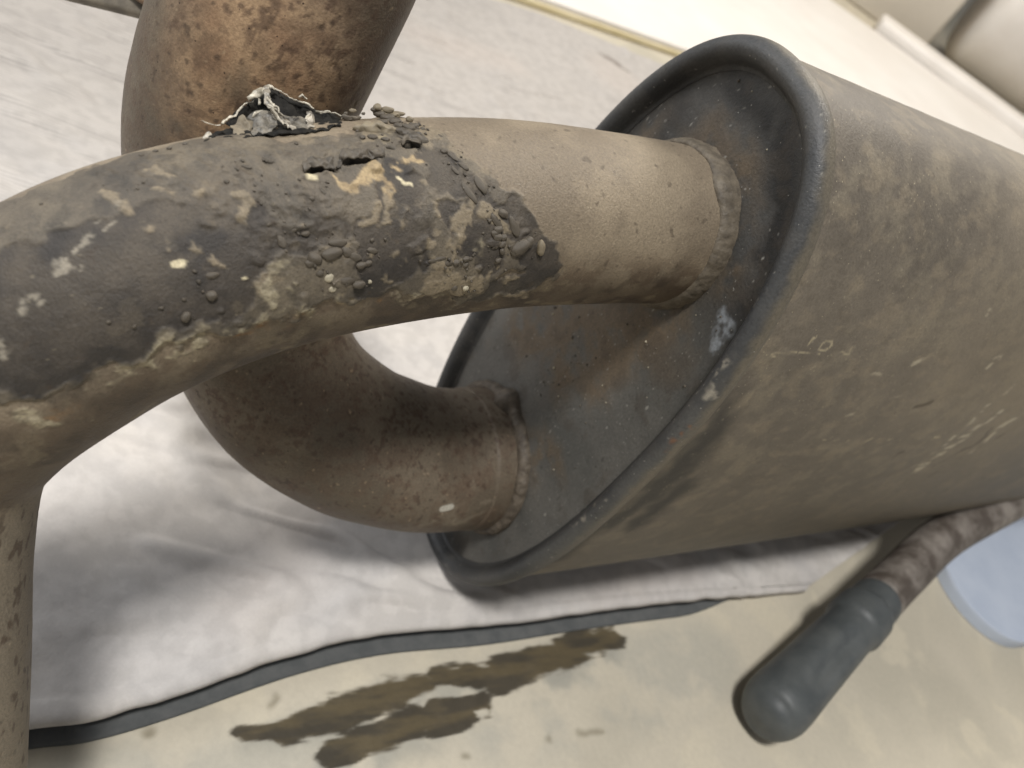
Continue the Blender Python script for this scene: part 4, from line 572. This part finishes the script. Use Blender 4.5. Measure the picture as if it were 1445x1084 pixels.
disp += coat * .0007 * specks(Q, .0032, .78, 53) * sstep(.5, .62, fbm(Q + 57, .02, 2))
for (p_, n_, m_, a_, b_, k_) in FEAT['lumps']:
    ix = np.nonzero((np.abs(Q - np.float32(p_)) < a_ * 2.6).all(1))[0]
    dd = Q[ix] - np.float32(p_)
    disp[ix] = np.maximum(disp[ix], disp[ix] * .4 + min(a_, b_) * .5 * np.exp(-(dd ** 2).sum(1) / (a_ * 1.15) ** 2) * (.5 + b3[ix]))
disp -= .0016 * soot
P2 = Q + N_ * disp[:, None].astype(np.float32)
vis = np.nonzero(coat > .5)[0][::7]; P2_FRONT = P2[vis]; N_FRONT = N_[vis]
rg = .56 + .1 * (b1 - .5) + .05 * ch - .12 * wet + .1 * crust - .08 * (1 - coat) * sstep(.5, .7, b2)
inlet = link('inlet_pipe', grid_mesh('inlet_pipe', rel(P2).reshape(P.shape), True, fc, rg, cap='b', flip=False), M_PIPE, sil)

# lumps of burnt paste, one object each
def lump_mesh(seed):
    bm = bmesh.new(); bmesh.ops.create_icosphere(bm, subdivisions=3, radius=1.0)
    V = np.array([v.co for v in bm.verts], np.float32)
    d = fbm(V + seed * 3.1 + 9, 1.1, 2)
    for v, k in zip(bm.verts, d): v.co *= float(.62 + .76 * k)
    me = bpy.data.meshes.new('paste_lump'); bm.to_mesh(me); bm.free()
    me.polygons.foreach_set('use_smooth', np.ones(len(me.polygons), bool)); return me
KIND = [M_PASTE, M_PASTE_PALE, M_PASTE_TAN]
LM = []
for k in range(3):
    for sdd in range(4):
        me = lump_mesh(sdd + 4 * k); me.materials.append(KIND[k]); LM.append(me)
random.seed(4)
for (p, nrm, mj, a, b, k) in FEAT['lumps']:
    o = bpy.data.objects.new('paste_lump', LM[k * 4 + random.randrange(4)]); COL.objects.link(o); o.parent = inlet
    n_, m_ = Vector(nrm).normalized(), Vector(mj).normalized(); t_ = n_.cross(m_)
    h = min(a, b) * (.78 if max(a, b) < 1.6 * min(a, b) else .55)
    pos = Vector(p) - Vector(BASE) + n_ * (h * .15 + .0004)
    o.matrix_local = Matrix((( m_.x * a, t_.x * b, n_.x * h, pos.x), (m_.y * a, t_.y * b, n_.y * h, pos.y), (m_.z * a, t_.z * b, n_.z * h, pos.z), (0, 0, 0, 1)))

MND = FEAT['mound']
bm = bmesh.new(); bmesh.ops.create_icosphere(bm, subdivisions=5, radius=1.0)
V = np.array([v.co for v in bm.verts], np.float32); bm_f = [[v.index for v in f.verts] for f in bm.faces]; bm.free()
for i, (c0, c1, wd, mt) in enumerate(MND):
    c0, c1 = np.array(c0), np.array(c1); ax_ = (c1 - c0) / 2; ln = np.linalg.norm(ax_); ax_ /= ln
    u_ = np.cross(ax_, [.456, -.616, -.643]); u_ /= np.linalg.norm(u_); w_ = np.cross(ax_, u_)
    Pm = (c0 + c1) / 2 + V[:, :1] * ax_ * ln + V[:, 1:2] * u_ * wd + V[:, 2:] * w_ * wd
    Pm = (Pm + V * ((fbm(Pm.astype(np.float32) + 3 * i, .0042, 3) - .5) * .0052 + (fbm(Pm.astype(np.float32) + 7, .0014, 2) - .5) * .0014)[:, None]).astype(np.float32)
    link('paste_mound', raw_mesh('paste_mound', rel(Pm), bm_f), [M_PASTE, M_PASTE_PALE, M_PASTE_TAN][mt], inlet)
# torn scraps of coating standing off the pipe
SHEET_MAT = {'black': M_SOOT, 'foil': M_FOIL, 'tan': M_SCRAP_TAN, 'grey': M_SCRAP_GREY}
def dense_rows(rows, a, b, seed, jag=.0003, crump=.0005):
    n = max(len(r) for r in rows)
    rr = np.array([spline(r, b)[0] for r in rows])
    cols = np.array([spline(rr[:, j], a)[0] if len(rows) > 2 else rr[0, j] + np.linspace(0, 1, a)[:, None] * (rr[1, j] - rr[0, j]) for j in range(b)])
    G = cols.transpose(1, 0, 2).astype(np.float32)
    Qs = pts(G)
    return G + (warpn(Qs, .0035, crump * 2, seed) + warpn(Qs, .0011, jag * 2, seed + 9)).reshape(G.shape)
for i, (nm, (rows, key)) in enumerate(FEAT['sheets'].items()):
    G = dense_rows(rows, 26, 60, i * 13, crump=.0008 if key != 'black' else .0004, jag=.0004 if key != 'black' else .0007)
    me = grid_mesh('torn_scrap', rel(G), flip=False)
    o = link('torn_scrap', me, SHEET_MAT[key], inlet)
    sd = o.modifiers.new('thickness', 'SOLIDIFY'); sd.thickness = .00035; sd.offset = 0
# pale frayed edges of those scraps
def small_tube(ctrl, nu, nv, seed, jag):
    P, Nn, s, a = tube(ctrl, nu, nv)
    Qs = pts(P); return P + (warpn(Qs, .0025, jag * 2, seed) + warpn(Qs, .0008, jag, seed + 5)).reshape(P.shape)
E_ = FEAT['edges']['foil_edge']
for i, pl in enumerate(E_):
    if len(pl) < 2: continue
    pl = [tuple(p[:3]) + (p[3] * 5 * .24,) for p in pl]
    L = sum(np.linalg.norm(np.array(a[:3]) - np.array(b[:3])) for a, b in zip(pl[:-1], pl[1:]))
    G = small_tube(pl, max(10, int(L / .0004)), 10, i * 7, .0007)
    link('frayed_edge', grid_mesh('frayed_edge', rel(G), True, cap='ab'), M_EDGE, inlet)
# lips of the cracked coating
for i, pl in enumerate(FEAT['lips']):
    top = np.array([p for p, n in pl]); nr = np.array([n for p, n in pl]); nr /= np.linalg.norm(nr, axis=1)[:, None]
    back = np.array([-.595, .517, .616]) * .0018
    r0 = top + back + nr * .0006; r1 = top + back * .3 + nr * .0013; r2 = top - back * .45 + nr * .0013
    G = dense_rows([list(map(tuple, r0)), list(map(tuple, r1)), list(map(tuple, r2))], 12, 70, 50 + i * 11, jag=.0005, crump=.0006)
    o = link('coating_lip', grid_mesh('coating_lip', rel(G)), M_PASTE, inlet)
    sd = o.modifiers.new('thickness', 'SOLIDIFY'); sd.thickness = .0005; sd.offset = 0

# weld beads
def weld(center, R, r, parent, mat, seed, blobs=(), squash=1.0):
    a = np.linspace(0, 2 * np.pi, 361)[:-1]; b = np.linspace(0, 2 * np.pi, 29)[:-1]
    e1 = SX; e2 = AX
    A, B = np.meshgrid(a, b, indexing='ij')
    rad = np.cos(A)[..., None] * e1 + np.sin(A)[..., None] * e2
    rr = r * np.ones_like(A)
    for (aa, w, g) in blobs: rr = rr * (1 + g * np.exp(-((np.angle(np.exp(1j * (A - aa)))) / w) ** 2))
    Pw = center + rad * (R + (rr * np.cos(B))[..., None]) - D * (rr * np.sin(B) * squash)[..., None]
    Qw = pts(Pw)
    rip = .5 + .5 * np.sin(A * 46 + 3 * np.sin(A * 5))
    nv = (rad * np.cos(B)[..., None] - D * np.sin(B)[..., None])
    dsp = .0006 * (fbm(Qw + seed, .003, 3) - .5).reshape(A.shape) * 2.4 + .00008 * rip
    me = grid_mesh('weld_bead', rel((Pw + nv * dsp[..., None]).astype(np.float32)), True)
    # close the ring
    bm = bmesh.new(); bm.from_mesh(me)
    bm.verts.ensure_lookup_table(); m = 28
    for j in range(m): bm.faces.new([bm.verts[359 * m + j], bm.verts[359 * m + (j + 1) % m], bm.verts[(j + 1) % m], bm.verts[j]]).smooth = True
    bm.to_mesh(me); bm.free()
    return link('weld_bead', me, mat, parent)
weld(np.array([.0114, .2581, .2304]), .0274, .0023, inlet, M_WELD, 3, [(2.0, .2, .35), (-1.2, .5, .8)], 2.5)

# ------------------------------------------------------------------ outlet pipe
NU, NV = 620, 360
P, Nn, s, ang = tube(BACK, NU, NV, smooth=24)
Q = pts(P); N_ = pts(Nn); S_ = np.repeat(s, NV)
b1 = fbm(Q + 3, .022, 4); b2 = fbm(Q + 8, .007, 4); b3 = fbm(Q + 17, .002, 3)
W1 = (Q + warpn(Q, .006, .008) + warpn(Q, .0016, .0018, 3)).astype(np.float32)
FB = lambda k, w: sstep(-w, w, caps(W1, FEAT['back_' + k]))
bc = mix(lin(94, 84, 71), lin(113, 102, 87), sstep(.35, .65, b1))
bc = mix(bc, mix(lin(150, 121, 94), lin(172, 144, 113), sstep(.35, .65, b2)), .9 * FB('rustzone', .015) * sstep(.2, .45, b1))
bc = mix(bc, lin(90, 72, 58), .42 * sstep(.5, .62, fbm(Q + 23, .0055, 5)))
bc = mix(bc, lin(72, 58, 48), .4 * FB('darkzone', .012) * sstep(.3, .6, b1))  # inlet pipe's shadow painted onto the bend, plus a darker side higher up
bc = mix(bc, lin(84, 66, 54), .7 * sstep(.56, .66, fbm(Q + 37, .0024, 4)) * sstep(.36, .6, b1))
bc = mix(bc, lin(72, 58, 48), .7 * sstep(.76, .86, vnoise(Q + 39, .0019)))
bc = mix(bc, lin(142, 132, 114), .6 * FB('pale', .002) * sstep(.4, .6, b2))
bc = mix(bc, lin(192, 188, 176), .9 * sstep(-.0003, .0003, caps(Q, FEAT['back_white'])))
bc = mix(bc, lin(172, 152, 124), .55 * specks(Q, .0016, .9, 41))
slv = sstep(.042, .041, S_) ; ring = np.exp(-((S_ - .042) / .0012) ** 2)
disp = .0005 * slv + .0002 * (b2 - .5) - .0002 * sstep(.86, .93, vnoise(Q + 39, .0022))
outlet = link('outlet_pipe', grid_mesh('outlet_pipe', rel(Q + N_ * disp[:, None].astype(np.float32)).reshape(P.shape), True, bc, .55 + .2 * (b1 - .5), cap='b'), M_BACK, sil)
weld(np.array(BACK[1][:3]), .0338, .0032, outlet, M_WELDRUST, 8, [(1.35, .16, 1.3), (-1.3, .5, .4), (-.6, .3, .4)], 1.1)

# flange plate on the outlet pipe (its lower corner shows at the top edge of the picture)
def slab(name, poly, thick, nrm, mat, parent, bev=.0012):
    nrm = np.array(nrm, float); nrm /= np.linalg.norm(nrm)
    poly = np.array(poly, float)
    bm = bmesh.new()
    a = [bm.verts.new(p + nrm * thick / 2) for p in poly]; b = [bm.verts.new(p - nrm * thick / 2) for p in poly]
    bm.faces.new(a); bm.faces.new(b[::-1])
    n = len(a)
    for i in range(n): bm.faces.new([a[i], b[i], b[(i + 1) % n], a[(i + 1) % n]])
    bmesh.ops.recalc_face_normals(bm, faces=bm.faces)
    if bev: bmesh.ops.bevel(bm, geom=bm.edges[:], offset=bev, segments=3, affect='EDGES', profile=.5)
    me = bpy.data.meshes.new(name); bm.to_mesh(me); bm.free()
    me.polygons.foreach_set('use_smooth', np.ones(len(me.polygons), bool))
    o = link(name, me, mat, parent)
    return o
fl = slab('flange', [(-0.2289, 0.2231, 0.1722), (-0.2128, 0.2251, 0.1777), (-0.1962, 0.2276, 0.1837), (-0.1787, 0.2301, 0.1899), (-0.1692, 0.2315, 0.193), (-0.1719, 0.2338, 0.1959), (-0.181, 0.2327, 0.1929), (-0.1882, 0.2329, 0.1916), (-0.1971, 0.2339, 0.1913), (-0.2357, 0.229, 0.1792)] - BASE, .004, (-.41, -.68, .74), M_BRACKET, outlet)
rp, _, _, _ = tube([(-0.1991, 0.2307, 0.1936, 0.0013), (-0.19, 0.2294, 0.1936, 0.0013), (-0.1843, 0.2285, 0.1942, 0.0013), (-0.1794, 0.2283, 0.1955, 0.0013), (-0.1715, 0.2287, 0.1975, 0.0013)], 60, 14)
link('flange_lip', grid_mesh('flange_lip', rel(rp), True, cap='ab'), M_BROWNROD, outlet)

# ------------------------------------------------------------------ tail pipe with rubber cap
T = np.array(FEAT['tail'])
tp, _, _, _ = tube([tuple(p) + (.0155,) for p in T[3:]], 90, 40)
tpo = link('tail_pipe', grid_mesh('tail_pipe', rel(tp), True, cap='ab'), M_TAIL, sil)
cpath = np.vstack([T[0] - (T[1] - T[0]) * .15, T[0], T[1], T[2], T[3], T[3] + (T[4] - T[3]) * .5])
c, sl = spline([tuple(p) + (0,) for p in cpath], 220)
u = sl / sl[-1]
L = sl[-1]
kn = np.array([[0, .02], [.006, .36], [.018, .64], [.038, .84], [.065, .96], [.10, 1.03], [.15, 1.04], [.3, .98], [.60, .89], [.635, .90], [.655, 1.0], [.76, .98], [.78, .88], [.86, .86], [.875, .80], [.97, .79], [1, .74]])
rad = np.interp(u, kn[:, 0], kn[:, 1]); rad = smooth_rows(rad[:, None], 3)[:, 0] * .0185; rad[0] = .0004
ctrl = np.c_[c[:, :3], rad]
P, Nn, s, ang = tube([tuple(x) for x in ctrl[::2]], 220, 72)
# the moulded side is slightly pinched, with a shallow groove
A = np.tile(ang, 220).reshape(220, 72); U = np.linspace(0, 1, 220)[:, None]
g = np.exp(-((np.angle(np.exp(1j * (A - 0.15)))) / .30) ** 2) * sstep(.12, .30, U) * sstep(.62, .45, U)
P = P - Nn * (g * .0040)[..., None] + .00012 * (fbm(pts(P), .008, 3).reshape(220, 72, 1) - .5) * Nn
P[..., 2] = np.maximum(P[..., 2], .0006)
link('rubber_cap', grid_mesh('rubber_cap', rel(P), True, cap='ab'), M_RUBBER, tpo)

# fine grit stuck to the end plate and the pipe
rng = np.random.default_rng(5)
def grit(name, surf_pts, nrm, count, rlo, rhi, mat, parent, clusters):
    ico = bmesh.new(); bmesh.ops.create_icosphere(ico, subdivisions=1, radius=1)
    iv = np.array([v.co[:] for v in ico.verts]); ifc = [[v.index for v in f.verts] for f in ico.faces]; ico.free()
    V = []; F = []
    for k in range(count):
        c = surf_pts[rng.integers(len(surf_pts))] if not clusters else clusters[rng.integers(len(clusters))]
        r = rlo + (rhi - rlo) * rng.random() ** 3
        R_ = iv * (1 + .35 * (rng.random((len(iv), 1)) - .5)) * r
        off = rng.normal(size=3) * clusters_sigma if clusters else 0
        p = c + off; p = p - nrm * ((p - c) @ nrm)
        b = len(V); V += list(p + nrm * r * .2 + R_ - BASE); F += [[i + b for i in f] for f in ifc]
    return link(name, raw_mesh(name, V, F), mat, parent)
clusters_sigma = .006
PP = pts(plate_points(190, 760)).astype(float)
sel = PP[(PP[:, 2] > .12)]
sub = [i for i, l in enumerate(FEAT['lumps']) if l[3] > .0007]
GV = []; GF = []
ico = bmesh.new(); bmesh.ops.create_icosphere(ico, subdivisions=1, radius=1)
iv = np.array([v.co[:] for v in ico.verts]); ifc = [[v.index for v in f.verts] for f in ico.faces]; ico.free()
FQ = P2_FRONT; FN = N_FRONT
for k in range(420):
    p_, n_, m_, a_, b_, k_ = FEAT['lumps'][sub[rng.integers(len(sub))]]
    c_ = np.array(p_) + rng.normal(size=3) * .0028
    i_ = int(np.argmin(((FQ - c_.astype(np.float32)) ** 2).sum(1)))
    r = .00012 + .0005 * rng.random() ** 3
    R_ = iv * (1 + .9 * (rng.random((len(iv), 1)) - .5)) * r * np.array([1, .8, .7])
    b = len(GV); GV += list(FQ[i_] + FN[i_] * r * .25 + R_ - BASE); GF += [[q_ + b for q_ in f] for f in ifc]
gr = link('paste_grit', raw_mesh('paste_grit', GV, GF), M_PASTE, inlet); gr['kind'] = 'stuff'
gr = grit('grit', sel, -D, 130, .0002, .0006, M_PASTE, endp, None); gr['kind'] = 'stuff'
gr = grit('grit', sel, -D, 22, .00025, .0007, M_PASTE_PALE, endp, None); gr['kind'] = 'stuff'

# ------------------------------------------------------------------ pale things around
def tray():
    c = np.array([.420, .558]); r = .05
    arc = [c + r * np.array([math.cos(math.radians(a)), math.sin(math.radians(a))]) for a in np.linspace(188, 312, 26)]
    far = [arc[-1] + np.array([.50, .42]), arc[0] + np.array([.25, .62])]
    poly = np.array(arc + far)
    cc = poly.mean(0)
    bm = bmesh.new()
    levels = [(1.0, .0006), (1.0, .008), (.995, .0105), (.985, .0115), (.975, .0105), (.965, .006), (.955, .0045)]
    rings = []
    for k, z in levels:
        rings.append([bm.verts.new((*(cc + (p - cc) * k), z)) for p in poly])
    n = len(poly)
    for r0, r1 in zip(rings[:-1], rings[1:]):
        for i in range(n): bm.faces.new([r0[i], r0[(i + 1) % n], r1[(i + 1) % n], r1[i]])
    bm.faces.new(rings[-1]); bm.faces.new(rings[0][::-1])
    bmesh.ops.recalc_face_normals(bm, faces=bm.faces)
    me = bpy.data.meshes.new('tray'); bm.to_mesh(me); bm.free()
    me.polygons.foreach_set('use_smooth', np.zeros(len(me.polygons), bool))
    o = link('tray', me, M_BLUE); tag(o, 'pale blue plastic tray with a rounded corner beside the tail pipe', 'tray')
tray()

def box(name, lo, hi, mat, parent=None, bev=.006, rotz=0.0):
    bm = bmesh.new(); bmesh.ops.create_cube(bm, size=1)
    lo, hi = np.array(lo), np.array(hi)
    for v in bm.verts: v.co = Vector((lo + hi) / 2) + Vector(np.array(v.co) * (hi - lo))
    bmesh.ops.bevel(bm, geom=bm.edges[:], offset=bev, segments=3, affect='EDGES', profile=.5)
    me = bpy.data.meshes.new(name); bm.to_mesh(me); bm.free()
    me.polygons.foreach_set('use_smooth', np.ones(len(me.polygons), bool))
    return link(name, me, mat, parent)
Z = np.array([0, 0, 1.0])
p0 = np.array([(-.80, .471), (-.301, 1.075), (1.12, 2.757), (.90, 2.748), (.245, 2.72), (.03, 2.68), (-.6, 2.5), (-1.3, 1.7)])
board = slab('board', [(x, y, .0075) for x, y in p0], .012, Z, M_WHITE, None, .004)
tag(board, 'wide white board lying on the floor beyond the cloth', 'board')
ev = np.array([1.42, 1.682]); ev /= np.linalg.norm(ev); wv_ = np.array([ev[1], -ev[0]])
q0 = np.array([p0[0], p0[2]])
strip = slab('edge_strip', [(*(q0[0] + wv_ * .0060), .005), (*(q0[1] + wv_ * .0060), .005), (*(q0[1] + wv_ * .0015), .005), (*(q0[0] + wv_ * .0015), .005)], .008, Z, M_CREAM, board, .0015)
bar = box('box', (.245, 2.735, .0), (1.9, 2.90, .045), M_WHITE, None, .01); bar.name = 'long_box'
tag(bar, 'long low white box standing along the far edge of the board', 'box')
bx = box('carton', (-.55, 3.00, .0), (.43, 3.5, .62), M_WHITE2, None, .012)
tag(bx, 'tall off white carton behind the board, left of the white roll', 'carton')
a = np.linspace(0, 2 * np.pi, 97)[:-1]
prof = [(.0, .15), (.008, .19), (.026, .217), (.055, .232), (.10, .236)]
G = np.array([[(.50 + x, 3.22 + r * np.cos(t), .236 + r * np.sin(t)) for t in a] for x, r in spline([(p[0], p[1], 0, 0) for p in prof], 20)[0][:, :2].tolist() + [(1.8, .236)]])
ro = link('roll', grid_mesh('roll', G, True, cap='ab', flip=False), M_ROLL); tag(ro, 'white wrapped roll lying behind the long low white box', 'roll')
